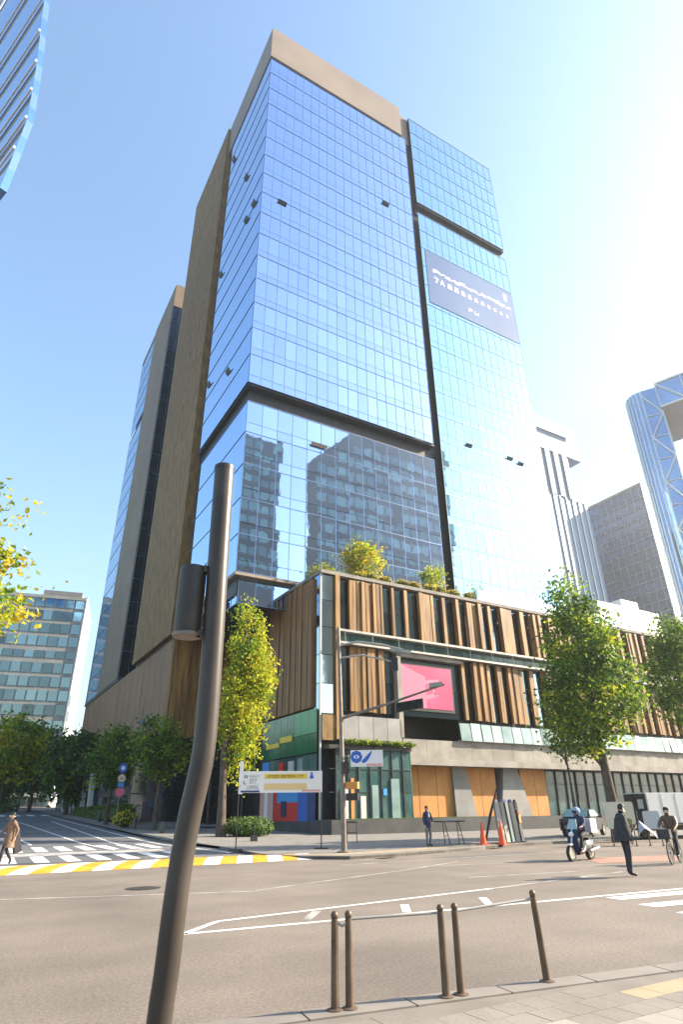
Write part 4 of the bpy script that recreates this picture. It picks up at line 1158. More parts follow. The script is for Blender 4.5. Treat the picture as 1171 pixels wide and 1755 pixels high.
MB().tube([(.03, -.01, -.03), (.07, -.02, -.05), (.115, -.03, -.03)], .012, 6).build('bar', 'steel', t)

# ------------------------------------------------------------------ traffic light pole with long arm
sp_ = thing('signal_pole', 'tall slim street pole with a long signal arm at the pavement corner', 'signal pole', (14.75, 25.0, .1))
MB().tube([(0, 0, 0), (0, 0, .5), (-.05, .03, 5), (-.12, .08, 9.6)], [.13, .12, .1, .075], 12).build('shaft', 'street_pole', sp_, smooth=True)
MB().lathe((0, 0, -.02), [(.3, 0), (.3, .06), (.15, .1)], 14).build('foot', 'street_pole', sp_)
MB().tube([(-.05, .03, 5.35), (1.6, -1.0, 5.9), (3.9, -2.7, 6.75)], [.075, .06, .045], 10).build('signal_arm', 'street_pole', sp_, smooth=True)
sg = MB().obox((2.55, -1.75, 5.85), (.82, -.57, .15), (0, 0, 1), (.57, .82, 0), .62, .2, .14).build('signal_head', 'black', sp_)
for k in range(3):
    c = Vector((2.55, -1.75, 5.85)) + Vector((.82, -.57, .15)) * (.4 * (k - 1)) - Vector((.57, .82, 0)) * .16
    MB().tube([c, c - Vector((.57, .82, .1)) * .2], [.17, .17], 10, cap=False).build('hood', 'dark_frame', sg)
MB().obox((3.6, -2.45, 6.75), (.82, -.57, .1), (0, 0, 1), (.57, .82, 0), .3, .1, .1).build('camera', 'steel', sp_)
MB().tube([(-.1, .07, 8.7), (.7, -.3, 8.9), (1.7, -.9, 8.75), (2.6, -1.4, 8.5)], [.06, .05, .05, .045], 8).build('lamp_arm', 'steel', sp_, smooth=True)
MB().obox((2.5, -1.35, 8.42), (.86, -.5, -.12), (.5, .86, 0), (0, 0, 1), .5, .14, .07).build('lamp_head', 'steel', sp_)
MB().tube([(-.1, .07, 8.1), (.9, -.45, 8.25), (2.2, -1.2, 7.9)], [.05, .045, .04], 8).build('lower_arm', 'steel', sp_, smooth=True)
MB().obox((2.2, -1.2, 7.8), (0, 0, 1), (.86, -.5, 0), (.5, .86, 0), .3, .16, .13).build('beacon_box', 'black', sp_)
MB().box(-.16, .16, -.26, -.12, 3.0, 3.5).build('control_box', 'black', sp_)
for k in range(2):
    MB().obox((.32, -.25, 2.55 - k * .45), (.6, -.8, 0), (0, 0, 1), (.8, .6, 0), .28, .14, .12).build('pedestrian_signal', 'black' if k else 'orange_wall', sp_)
# blue and white emblem board hung on the pole
eb = thing('emblem_board', 'white board with a blue round emblem and blue swoosh hung on the signal pole', 'sign', (15.0, 24.75, 3.4))
ud = Vector((.85, -.52, 0)); nd = Vector((-.52, -.85, 0))
def ob_at(mb, u, z, su, sz, d, mi=0): mb.obox(ud * u + Vector((0, 0, z)) + nd * d, ud, (0, 0, 1), nd, su, sz, .006, mi)
m = MB(); m.obox(ud * .72 + Vector((0, 0, .34)), ud, (0, 0, 1), nd, .72, .34, .03); m.build('board', 'white', eb)
def disc(mb, u, z, r, d, n_=6, sq=1.0, a0=0):
    c = ud * u + Vector((0, 0, z)) + nd * d
    mb.add([c + ud * (r * math.cos(a0 + 2 * math.pi * k / n_)) + Vector((0, 0, r * sq * math.sin(a0 + 2 * math.pi * k / n_))) for k in range(n_)], [tuple(range(n_))])
m = MB(); disc(m, .26, .40, .27, .033, 8); m.build('emblem', 'blue', eb)
m = MB(); disc(m, .26, .40, .13, .036, 10, .55, .3); m.build('emblem_leaf', 'white', eb)
m = MB(); disc(m, .26, .40, .06, .039, 8, .7); m.build('emblem_eye', 'blue', eb)
m = MB()
pr = None
for k in range(7):
    u = .5 + k * .075; z = .2 + .02 * k + .0 + .3 * (k / 6) ** 2.0; w_ = .10 * math.sin(math.pi * (k + .5) / 7) + .02
    a = (ud * u + Vector((0, 0, z - w_)) + nd * .034, ud * u + Vector((0, 0, z + w_)) + nd * .034)
    if pr: m.add([pr[0], a[0], a[1], pr[1]], [(0, 1, 2, 3)])
    pr = a
m.build('swoosh', 'blue', eb)
m = MB(); ob_at(m, 1.05, .07, .34, .045, .034); m.build('red_line', 'stripe_pink', eb)
MB().obox((-.12, .1, .45), (1, 0, 0), (0, 1, 0), (0, 0, 1), .12, .03, .02).build('bracket', 'street_pole', eb)

# long white banner with yellow stripes between two stands
lb = thing('street_banner', 'long white banner with yellow stripes and dark print on thin stands at the corner', 'banner', (11.75, 29.7, .1))
bu = Vector((3.62, -1.66, 0)); BL = bu.length; bu.normalize(); bnv = Vector((bu.y, -bu.x, 0))
if bnv.y > 0: bnv = -bnv
def bq(mb, u0, u1, z0, z1, d): mb.obox(bu * ((u0 + u1) / 2) + Vector((0, 0, (z0 + z1) / 2)) + bnv * d, bu, (0, 0, 1), bnv, (u1 - u0) / 2, (z1 - z0) / 2, .005)
m = MB(); m.obox(bu * BL / 2 + Vector((0, 0, 2.85)), bu, (0, 0, 1), bnv, BL / 2, .47, .02); m.build('sheet', 'white', lb)
MB().obox(bu * .1 + Vector((0, 0, 3.05)), bu, (0, 0, 1), bnv, .09, .72, .03).build('end_board', 'white', lb)
m = MB(); bq(m, 1.2, 3.25, 2.98, 3.2, .026); m.build('yellow_stripe', 'yellow', lb)
m = MB(); bq(m, 1.2, 3.25, 2.5, 2.78, .026); m.build('pale_yellow_stripe', 'yellow_pale', lb)
def bglyph(mb, u0, u1, z, h, n_, d, q):
    w_ = (u1 - u0) / n_
    for k in range(n_):
        a = u0 + k * w_
        bq(mb, a, a + w_ * .2, z, z + h, d)
        if q.random() < .7: bq(mb, a + w_ * .2, a + w_ * .7, z + h * .8, z + h, d)
        if q.random() < .6: bq(mb, a + w_ * .2, a + w_ * .7, z, z + h * .2, d)
        if q.random() < .5: bq(mb, a + w_ * .55, a + w_ * .75, z + h * .2, z + h * .8, d)
q = random.Random(2)
m = MB(); bglyph(m, 1.35, 3.1, 3.03, .12, 16, .036, q); m.build('stripe_print', 'post_brown', lb)
m = MB(); bglyph(m, .25, .45, 3.02, .12, 1, .03, q); bglyph(m, .22, .4, 2.75, .15, 1, .03, q); bglyph(m, .05, .12, 2.55, .15, 1, .03, q); bq(m, .1, 1.0, 2.4, 2.48, .03); m.build('navy_print', 'navy', lb)
m = MB(); bglyph(m, .5, .98, 3.05, .09, 6, .03, q); bglyph(m, .52, .9, 2.78, .2, 3, .03, q); bglyph(m, .4, .95, 2.53, .16, 6, .03, q); m.build('grey_print', 'grey_ink', lb)
m = MB(); bq(m, 3.38, 3.56, 2.98, 3.12, .026); bq(m, 3.42, 3.52, 3.12, 3.26, .026); m.build('blue_figure', 'blue', lb)
m = MB(); bq(m, 3.0, 3.9, 2.42, 2.5, .026); m.build('red_print', 'stripe_pink', lb)
for u in (.03, BL - .03):
    MB().tube([bu * u - bnv * .05, bu * u - bnv * .05 + Vector((0, 0, 3.35))], .03, 8).build('stand_pole', 'dark_frame', lb)
    MB().obox(bu * u - bnv * .05 + Vector((0, 0, .03)), bu, bnv, (0, 0, 1), .3, .25, .03).build('stand_foot', 'plinth', lb)

# pole with blue, pink and white round signs on the side street
rs = thing('sign_pole', 'thin pole with blue, white and pink round signs on the side street', 'sign pole', (13.7, 64.5, gz(13.7, 64.5) + .1))
MB().tube([(0, 0, 0), (0, 0, 5.3)], .06, 8).build('shaft', 'street_pole', rs)
for z, r, mt_ in ((4.9, .42, 'blue'), (4.0, .36, 'cream'), (3.45, .3, 'blue_bright'), (2.85, .42, 'pink')):
    MB().tube([(0, -.09, z), (0, -.06, z)], r, 16).build('round_sign', mt_, rs)
MB().tube([(0, -.1, 4.9), (0, -.095, 4.9)], .2, 12).build('sign_mark', 'white', rs)
MB().box(-.12, .12, -.1, -.09, 3.95, 4.05).build('sign_mark', 'red', rs)

# ------------------------------------------------------------------ people
def skin_mesh(verts, edges, radii, root=0, sub=1):
    me = bpy.data.meshes.new('figure')
    me.from_pydata(verts, edges, [])
    ob_ = bpy.data.objects.new('figure', me); COL.objects.link(ob_)
    md = ob_.modifiers.new('s', 'SKIN')
    for i, r in enumerate(radii):
        me.skin_vertices[0].data[i].radius = r if isinstance(r, tuple) else (r, r)
    me.skin_vertices[0].data[root].use_root = True
    md.use_smooth_shade = True
    sb = ob_.modifiers.new('b', 'SUBSURF'); sb.levels = sub; sb.render_levels = sub
    bpy.context.view_layer.update()
    dg = bpy.context.evaluated_depsgraph_get()
    out = bpy.data.meshes.new_from_object(ob_.evaluated_get(dg))
    bpy.data.objects.remove(ob_)
    return out

def person(label, loc, rz, J, top, legs, shoes='black', hair=True, group=None, sleeves=None, helmet=None):
    """J: joint positions (facing -Y). Body is one continuous skinned surface; hair, coat and helmet are children."""
    t = thing('person', label, 'person', loc, rz, group)
    N = ['pelvis', 'belly', 'chest', 'neck', 'head', 'crown', 'shL', 'elL', 'wrL', 'haL', 'shR', 'elR', 'wrR', 'haR', 'hipL', 'knL', 'anL', 'toL', 'hipR', 'knR', 'anR', 'toR']
    E_ = [(0, 1), (1, 2), (2, 3), (3, 4), (4, 5), (2, 6), (6, 7), (7, 8), (8, 9), (2, 10), (10, 11), (11, 12), (12, 13), (0, 14), (14, 15), (15, 16), (16, 17), (0, 18), (18, 19), (19, 20), (20, 21)]
    RR = [(.15, .115), (.145, .11), (.175, .12), .058, (.078, .092), (.07, .085), .075, .055, .035, .036, .075, .055, .035, .036, .095, .067, .046, .042, .095, .067, .046, .042]
    V = [Vector(J[n_]) for n_ in N]
    me = skin_mesh(V, E_, RR)
    mats_ = [top, legs, 'skin', shoes, sleeves or top]
    for q in mats_: me.materials.append(MT[q])
    def segd(p, a, b):
        ab = b - a; u = max(0, min(1, (p - a).dot(ab) / max(1e-9, ab.length_squared)))
        return (p - a - ab * u).length
    cat_ = {(0, 1): 0, (1, 2): 0, (2, 3): 0, (3, 4): 2, (4, 5): 2, (2, 6): 0, (6, 7): 4, (7, 8): 4, (8, 9): 2, (2, 10): 0, (10, 11): 4, (11, 12): 4, (12, 13): 2, (0, 14): 1, (14, 15): 1, (15, 16): 1, (16, 17): 3, (0, 18): 1, (18, 19): 1, (19, 20): 1, (20, 21): 3}
    for p in me.polygons:
        c = Vector(p.center)
        e = min(E_, key=lambda e_: segd(c, V[e_[0]], V[e_[1]]) - (.05 if e_[0] in (1, 2) else 0))
        p.material_index = cat_[e]; p.use_smooth = True
    # fingers, nose and ears are added into the same body mesh
    bm = bmesh.new(); bm.from_mesh(me)
    ex = MB()
    for s, w_, h_ in (('L', 'wrL', 'haL'), ('R', 'wrR', 'haR')):
        a, b = Vector(J[w_]), Vector(J[h_])
        d = (b - a).normalized(); sd = d.cross(Vector((1, 0, 0)));
        sd = sd.normalized() if sd.length > .1 else Vector((0, 1, 0))
        cu = d.cross(sd).normalized() * (1 if s == 'L' else -1)
        for k, L in enumerate((.068, .08, .075, .058)):
            o_ = b + sd * (.018 * (k - 1.5)) - d * .005
            ex.tube([o_, o_ + d * L * .5 + cu * .006, o_ + d * L * .9 + cu * .026], [.0095, .009, .007], 6, 2)
        ex.tube([b - d * .05 - sd * .025, b - d * .01 - sd * .055, b + d * .025 - sd * .05], [.012, .011, .008], 6, 2)
    hd_, cr_ = Vector(J['head']), Vector(J['crown'])
    upv = (cr_ - hd_).normalized()
    fv = Vector((0, -1, 0)); fv = (fv - upv * fv.dot(upv)).normalized(); sv = upv.cross(fv)
    hc = hd_.lerp(cr_, .45)
    ex.tube([hc + fv * .085 + upv * .02, hc + fv * .108 - upv * .015, hc + fv * .09 - upv * .025], [.008, .014, .008], 6, 2)
    for s in (-1, 1):
        ex.ball(hc + sv * (.078 * s), .012, .022, .032, 6, 4, 2)
    em = ex.mesh('extra', mats_)
    bm.from_mesh(em)
    bm.to_mesh(me); bm.free(); bpy.data.meshes.remove(em)
    link('body', me, t)
    m = MB()
    for s in (-1, 1):
        m.ball(hc + sv * (.03 * s) + fv * .083 + upv * .025, .011, .008, .007, 6, 4)
    m.build('eyes', 'hair', t)
    if hair:
        m = MB(); c = hc + upv * .035 - fv * .014
        m.ball(c, .092, .105, .098, 12, 8)
        vv = []
        for v in m.v:
            v = Vector(v); l_ = v - c
            if l_.dot(fv) > .03 and l_.dot(upv) < .045: v -= fv * (l_.dot(fv) + .02)
            vv.append(tuple(v))
        m.v = vv
        m.build('hair', 'hair', t, smooth=True)
    if helmet:
        c = hc + upv * .03
        MB().ball(c, .135, .15, .135, 14, 9).build('helmet', helmet, t, smooth=True)
        MB().obox(c + fv * .12 - upv * .02, sv, upv, fv, .085, .045, .035).build('visor', 'black', t)
    return t
STAND = dict(pelvis=(0, 0, .95), belly=(0, 0, 1.1), chest=(0, .01, 1.32), neck=(0, 0, 1.48), head=(0, -.015, 1.58), crown=(0, -.01, 1.68),
             shL=(.19, 0, 1.42), elL=(.25, .02, 1.14), wrL=(.25, -.06, .89), haL=(.25, -.09, .81), shR=(-.19, 0, 1.42), elR=(-.25, .02, 1.14), wrR=(-.25, -.06, .89), haR=(-.25, -.09, .81),
             hipL=(.095, 0, .9), knL=(.1, -.02, .5), anL=(.1, .02, .09), toL=(.11, -.14, .04), hipR=(-.095, 0, .9), knR=(-.1, -.02, .5), anR=(-.1, .02, .09), toR=(-.11, -.14, .04))
def skirt(parent, mat, rings, name='coat'):
    """a coat skirt: elliptical rings (z, rx, ry, dx, dy)"""
    rg = [[(dx + rx * math.cos(2 * math.pi * k / 16), dy + ry * math.sin(2 * math.pi * k / 16) * (1 + .06 * math.sin(5 * k)), z) for k in range(16)] for z, rx, ry, dx, dy in rings]
    return MB().ringloft(rg).build(name, mat, parent, smooth=True)
# walker at the left edge, brown coat with a long dark bag over the shoulder, walking left
J = dict(STAND); J.update(knL=(.1, -.2, .52), anL=(.1, -.22, .1), toL=(.1, -.38, .05), knR=(-.1, .02, .5), anR=(-.1, .26, .16), toR=(-.1, .2, .05), elL=(.24, .16, 1.16), wrL=(.24, .1, .92), haL=(.24, .06, .85), elR=(-.24, -.12, 1.16), wrR=(-.22, -.28, .98), haR=(-.22, -.33, .93), head=(0, -.04, 1.58), crown=(0, -.045, 1.68))
w1 = person('person in a long brown coat walking across the crossing at the left edge', (2.25, 28.2, gz(2.2, 28.2)), rad(-70), J, 'coat_brown', 'cloth_dark')
skirt(w1, 'coat_brown', [(1.36, .2, .135, 0, .01), (1.1, .175, .135, 0, 0), (.9, .2, .165, 0, 0), (.68, .215, .2, 0, .0), (.58, .22, .21, 0, .01)])
bgm = MB().obox((-.05, .3, .8), (1, 0, 0), (0, .3, -.95), (0, .95, .3), .07, .42, .13)
tag(bgm.build('shoulder_bag', 'cloth_dark', None, loc=(2.25, 28.2, 0), rot=(0, 0, rad(-70))), 'long dark bag hanging behind the walker in the brown coat', 'bag')
# man in navy on the plaza
J = dict(STAND); J.update(knL=(.11, -.06, .5), anL=(.12, .04, .09), elL=(.26, -.06, 1.16), wrL=(.16, -.22, 1.02), haL=(.11, -.27, 1.0))
w2 = person('person in a navy jacket and grey trousers standing on the pavement by the trestle', (20.3, 26.4, .1), rad(10), J, 'cloth_navy', 'cloth_grey')
skirt(w2, 'cloth_navy', [(1.36, .19, .13, 0, .01), (1.1, .17, .13, 0, 0), (.82, .185, .145, 0, 0)], 'jacket')
MB().obox((0, -.125, 1.36), (1, 0, 0), (0, 0, 1), (0, 1, 0), .04, .09, .012).build('shirt', 'white', w2)
# standing person at the right with a dark cape shaped jacket
J = dict(STAND); J.update(elL=(.26, -.12, 1.2), wrL=(.12, -.3, 1.16), haL=(.05, -.34, 1.2), head=(-.01, -.06, 1.56), crown=(-.02, -.09, 1.655), anL=(.06, .02, .09), knL=(.07, -.02, .5), toL=(.07, -.14, .04), anR=(-.07, .02, .09), knR=(-.07, -.02, .5), toR=(-.08, -.14, .04))
w3 = person('person in a flared dark jacket standing with bowed head on the road at the right', (15.95, 12.15, 0), rad(60), J, 'cloth_dark', 'cloth_dark')
skirt(w3, 'cloth_dark', [(1.44, .12, .1, 0, 0), (1.36, .22, .15, 0, 0), (1.1, .27, .2, 0, 0), (.84, .31, .24, 0, 0)], 'jacket')
tb = MB().obox((.02, -.02, 1.26), (1, 0, 0), (0, 1, 0), (0, 0, 1), .12, .1, .17)
tb2 = tag(tb.build('patterned_bag', 'bag_green', None, loc=(16.1, 12.25, .02), rot=(rad(12), rad(20), rad(55))), 'small green patterned bag held up at the chest of the bowed person', 'bag')
# fold pale shawl over the arm
sh = thing('pale_umbrella', 'half folded pale grey umbrella held out to the right by the bowed person', 'umbrella', (16.0, 12.1, 1.02))
m = MB(); rim = [Vector((.5 + .34 * math.cos(a) , -.28 + .2 * math.sin(a), -.02 + .14 * math.sin(a * 2.0))) for a in [2 * math.pi * k / 8 for k in range(8)]]
m.add([Vector((.36, -.2, .3))] + rim, [(0, 1 + k, 1 + (k + 1) % 8) for k in range(8)]); m.build('canopy', 'cloth_pale', sh)
MB().tube([(.1, -.1, .02), (.36, -.2, .32)], .012, 6).build('shaft', 'black', sh)

# ------------------------------------------------------------------ vehicles
def wheel(name, parent, c, r, w_, ax=(0, 1, 0), spokes=0):
    ax = Vector(ax).normalized(); a = ax.orthogonal().normalized(); b = ax.cross(a); c = Vector(c)
    ring = MB(); n_ = 22
    for k in range(n_):
        th = 2 * math.pi * k / n_; d = a * math.cos(th) + b * math.sin(th)
        ring.v += [tuple(c + d * r * .78 - ax * w_ / 2), tuple(c + d * r * .96 - ax * w_ / 2), tuple(c + d * r), tuple(c + d * r * .96 + ax * w_ / 2), tuple(c + d * r * .78 + ax * w_ / 2)]
    for k in range(n_):
        for j in range(5):
            ring.f.append((k * 5 + j, ((k + 1) % n_) * 5 + j, ((k + 1) % n_) * 5 + (j + 1) % 5, k * 5 + (j + 1) % 5)); ring.mi.append(0)
    wh = ring.build(name, 'rubber', parent, smooth=True)
    m = MB()
    if spokes:
        for k in range(spokes):
            th = 2 * math.pi * k / spokes; d = a * math.cos(th) + b * math.sin(th)
            m.bar(c, c + d * r * .8, .012)
        for k in range(n_):
            d0 = a * math.cos(2 * math.pi * k / n_) + b * math.sin(2 * math.pi * k / n_); d1 = a * math.cos(2 * math.pi * (k + 1) / n_) + b * math.sin(2 * math.pi * (k + 1) / n_)
            m.bar(c + d0 * r * .79, c + d1 * r * .79, .03)
        m.tube([c - ax * .05, c + ax * .05], .04, 8)
    else:
        m.tube([c - ax * w_ * .42, c + ax * w_ * .42], r * .74, 16)
        for k in range(5):
            d = a * math.cos(2 * math.pi * k / 5) + b * math.sin(2 * math.pi * k / 5)
            m.obox(c + d * r * .4, d, ax.cross(d), ax, r * .3, r * .09, w_ * .5)
    m.build('rim', 'steel', wh)
    return wh
# delivery scooter with a rider, facing the camera to the left
scx, scy, rzs = 19.6, 16.8, rad(-168)
sc_ = thing('motor_scooter', 'dark motor scooter with silver windshield and cargo box on the road', 'scooter', (scx, scy, 0), rzs)
wheel('wheel', sc_, (.68, 0, .25), .25, .11); wheel('wheel', sc_, (-.62, 0, .25), .25, .13)
m = MB().ringloft([[(x_, y_ * w_, z_ + b_) for y_, z_ in ((-1, 0), (-.8, .5 * h_), (0, h_), (.8, .5 * h_), (1, 0), (.6, -.1), (-.6, -.1))] for x_, w_, b_, h_ in ((-.85, .08, .55, .1), (-.6, .17, .42, .3), (-.2, .18, .38, .32), (.05, .16, .3, .1), (.3, .15, .28, .05))])
m.build('body_shell', 'car_paint', sc_, smooth=True)
MB().ringloft([[(x_, y_ * w_, z_) for y_ in (-1, -.5, 0, .5, 1)] + [(x_ - .07, y_ * w_ * .8, z_) for y_ in (.8, 0, -.8)] for x_, w_, z_ in ((.38, .17, .28), (.45, .2, .55), (.42, .2, .8), (.36, .12, 1.0))]).build('front_shield', 'cloth_navy', sc_, smooth=True)
MB().add([(.40, -.2, .98), (.40, .2, .98), (.24, .13, 1.3), (.24, -.13, 1.3), (.38, -.2, .98), (.38, .2, .98), (.22, .13, 1.3), (.22, -.13, 1.3)], [(0, 1, 2, 3), (7, 6, 5, 4), (0, 4, 5, 1), (1, 5, 6, 2), (2, 6, 7, 3), (3, 7, 4, 0)]).build('windshield', 'rail_glass', sc_)
MB().tube([(.68, 0, .25), (.52, 0, .6), (.36, 0, 1.0)], .035, 8).build('fork', 'chrome', sc_)
MB().tube([(.26, -.36, 1.02), (.36, -.15, 1.02), (.36, .15, 1.02), (.26, .36, 1.02)], .018, 8).build('handlebar', 'black', sc_)
for s in (-1, 1):
    MB().tube([(.34, .2 * s, 1.03), (.36, .32 * s, 1.22)], .009, 6).ball((.36, .34 * s, 1.25), .03, .07, .045, 8, 5).build('mirror', 'black', sc_)
MB().ball((.5, 0, .82), .07, .1, .08, 10, 6).build('headlight', 'white', sc_, smooth=True)
MB().box(-.7, .02, -.15, .15, .7, .8).build('seat', 'black', sc_)
MB().box(.6, .82, -.08, .08, .5, .54).build('front_fender', 'white', sc_)
MB().box(-1.0, -.55, -.24, .24, .85, 1.3).build('cargo_box', 'pale_grey', sc_)
MB().tube([(-.3, .2, .3), (-.9, .22, .38)], [.04, .055], 8).build('exhaust', 'chrome', sc_)
SIT = dict(pelvis=(0, 0, .86), belly=(0, -.03, 1.0), chest=(0, -.08, 1.22), neck=(0, -.12, 1.38), head=(0, -.15, 1.48), crown=(0, -.16, 1.58),
           shL=(.19, -.08, 1.32), elL=(.27, -.28, 1.12), wrL=(.3, -.5, 1.06), haL=(.3, -.58, 1.04), shR=(-.19, -.08, 1.32), elR=(-.27, -.28, 1.12), wrR=(-.3, -.5, 1.06), haR=(-.3, -.58, 1.04),
           hipL=(.1, -.02, .82), knL=(.17, -.42, .76), anL=(.15, -.42, .38), toL=(.15, -.56, .33), hipR=(-.1, -.02, .82), knR=(-.17, -.42, .76), anR=(-.15, -.42, .38), toR=(-.15, -.56, .33))
off = Vector((math.cos(rzs) * -.28, math.sin(rzs) * -.28, -.0))
person('person in dark clothes and blue helmet riding the motor scooter', (scx + off.x, scy + off.y, 0), rzs + rad(90), SIT, 'cloth_navy', 'cloth_dark', hair=False, helmet='blue_helmet')
# bicycle at the right edge
bx_, by_, rzb = 20.6, 13.9, rad(200)
bk = thing('bicycle', 'bicycle with a pale front wheel cut off by the right edge', 'bicycle', (bx_, by_, 0), rzb)
wheel('wheel', bk, (.52, 0, .34), .34, .035, spokes=14); wheel('wheel', bk, (-.52, 0, .34), .34, .035, spokes=14)
m = MB()
for a, b in (((.52, 0, .34), (.4, 0, .78)), ((.4, 0, .72), (-.02, 0, .3)), ((-.02, 0, .3), (-.18, 0, .8)), ((-.18, 0, .76), (.41, 0, .76)), ((-.52, 0, .34), (-.02, 0, .3)), ((-.52, 0, .34), (-.17, 0, .74)), ((.4, 0, .78), (.37, 0, .95))):
    m.tube([a, b], .016, 8)
m.build('frame', 'black', bk, smooth=True)
MB().tube([(.3, -.26, .97), (.37, -.1, .96), (.37, .1, .96), (.3, .26, .97)], .013, 8).build('handlebar', 'black', bk)
MB().obox((-.2, 0, .85), (1, 0, 0), (0, 1, 0), (0, 0, 1), .13, .07, .03).build('saddle', 'black', bk)
MB().tube([(-.02, -.12, .3), (-.02, .12, .3)], .05, 10).build('crank', 'steel', bk)
MB().box(.44, .72, -.15, .15, .74, 1.0).build('basket', 'dark_frame', bk)
J = dict(SIT); J.update(knL=(.13, -.3, .62), anL=(.1, -.22, .24), toL=(.1, -.34, .2), knR=(-.13, -.36, .8), anR=(-.1, -.2, .46), toR=(-.1, -.33, .42), pelvis=(0, 0, .93), hipL=(.1, 0, .9), hipR=(-.1, 0, .9), wrL=(.24, -.5, 1.02), haL=(.24, -.55, .99), wrR=(-.24, -.5, 1.02), haR=(-.24, -.55, .99))
of2 = Vector((math.cos(rzb) * -.2, math.sin(rzb) * -.2, 0))
cy_ = person('person in a brown jacket riding the bicycle at the right edge', (bx_ + of2.x, by_ + of2.y, 0), rzb + rad(90), J, 'post_brown', 'cloth_dark')
# dark pickup shaped car parked behind the scooter
def car(label, loc, rz, paint):
    c = thing('parked_car', label, 'car', loc, rz)
    prof_ = [(-2.2, .35), (-2.25, .8), (-2.15, 1.0), (-1.5, 1.05), (-1.0, 1.5), (.35, 1.52), (1.0, 1.05), (2.05, .92), (2.2, .7), (2.2, .35)]
    m = MB()
    rings = []
    for y_, k_ in ((-.88, .94), (-.8, 1), (.8, 1), (.88, .94)):
        rings.append([(x_ * k_, y_ * (1 if z_ < 1.06 else .82), z_ if z_ < 1.06 else z_ - (.03 if k_ < 1 else 0)) for x_, z_ in prof_])
    m.ringloft(rings); m.build('body', paint, c)
    for s in (-1, 1):
        y_ = s * .80
        MB().add([(-1.3, y_ * 1.09, 1.06), (.85, y_ * 1.09, 1.06), (.3, y_ * .93, 1.46), (-.95, y_ * .93, 1.46), (-1.3, y_ * 1.06, 1.06), (.85, y_ * 1.06, 1.06), (.3, y_ * .9, 1.46), (-.95, y_ * .9, 1.46)],
                 [(0, 1, 2, 3), (7, 6, 5, 4), (0, 4, 5, 1), (1, 5, 6, 2), (2, 6, 7, 3), (3, 7, 4, 0)]).build('side_window', 'rail_glass', c)
        MB().ball((2.15, s * .62, .76), .08, .16, .09, 8, 5).build('headlight', 'white', c)
        MB().ball((-2.2, s * .66, .85), .06, .14, .09, 8, 5).build('tail_light', 'red', c)
        MB().obox((.75, s * .98, 1.1), (1, 0, 0), (0, 1, 0), (0, 0, 1), .1, .1, .07).build('mirror', paint, c)
        wheel('wheel', c, (1.35, s * .8, .33), .33, .22); wheel('wheel', c, (-1.35, s * .8, .33), .33, .22)
    MB().add([(.4, -.66, 1.5), (.4, .66, 1.5), (.98, .76, 1.08), (.98, -.76, 1.08), (.43, -.66, 1.53), (.43, .66, 1.53), (1.01, .76, 1.1), (1.01, -.76, 1.1)], [(0, 1, 2, 3), (7, 6, 5, 4), (0, 4, 5, 1), (1, 5, 6, 2), (2, 6, 7, 3), (3, 7, 4, 0)]).build('windscreen', 'rail_glass', c)
    MB().add([(-1.05, -.66, 1.5), (-1.05, .66, 1.5), (-1.5, .74, 1.08), (-1.5, -.74, 1.08), (-1.02, -.66, 1.53), (-1.02, .66, 1.53), (-1.53, .74, 1.1), (-1.53, -.74, 1.1)], [(3, 2, 1, 0), (4, 5, 6, 7), (0, 4, 5, 1), (1, 5, 6, 2), (2, 6, 7, 3), (3, 7, 4, 0)]).build('rear_window', 'rail_glass', c)
    return c
car('black car parked at the kerb behind the motor scooter', (35.4, 29.8, .1), rad(25), 'car_paint')
# small box truck, dark rear doors and white box
tk = thing('box_truck', 'small truck with black back doors and a white box body at the right', 'truck', (36.6, 25.6, 0), rad(-15))
MB().box(-1.0, 3.0, -.95, .95, .75, 2.45).build('box_body', 'white', tk)
m = MB().box(-1.06, -1.0, -.92, -.02, .7, 2.4).build('rear_door', 'black', tk)
m2 = MB().box(-1.06, -1.0, .02, .92, .7, 2.4).build('rear_door', 'black', tk)
MB().box(-1.08, -1.06, -.7, -.25, 1.6, 2.1).build('window', 'pale_grey', m)
MB().box(3.05, 4.6, -.9, .9, .6, 2.0).build('cab', 'white', tk)
MB().box(-1.05, 4.5, -.5, .5, .45, .7).build('chassis', 'dark_frame', tk)
for k_ in range(4):
    MB().box(-.95 + k_ * 1.0, -.91 + k_ * 1.0, -.965, -.95, .8, 2.4).build('side_rib', 'pale_grey', tk)
for s_ in (-1, 1):
    MB().box(-1.13, -1.06, s_ * .8 - .12, s_ * .8 + .12, .52, .66).build('tail_light', 'red', tk)
MB().box(-1.09, -1.06, -.03, .03, 1.0, 1.5).build('door_bar', 'steel', tk)
MB().box(-1.0, 3.0, -.97, -.95, .75, .84).build('side_skirt', 'dark_frame', tk)
for x_ in (-.2, 3.9):
    for s in (-1, 1): wheel('wheel', tk, (x_, s * .8, .36), .36, .24)
MB().box(-1.12, -1.0, -.95, .95, .5, .68).build('bumper', 'dark_frame', tk)

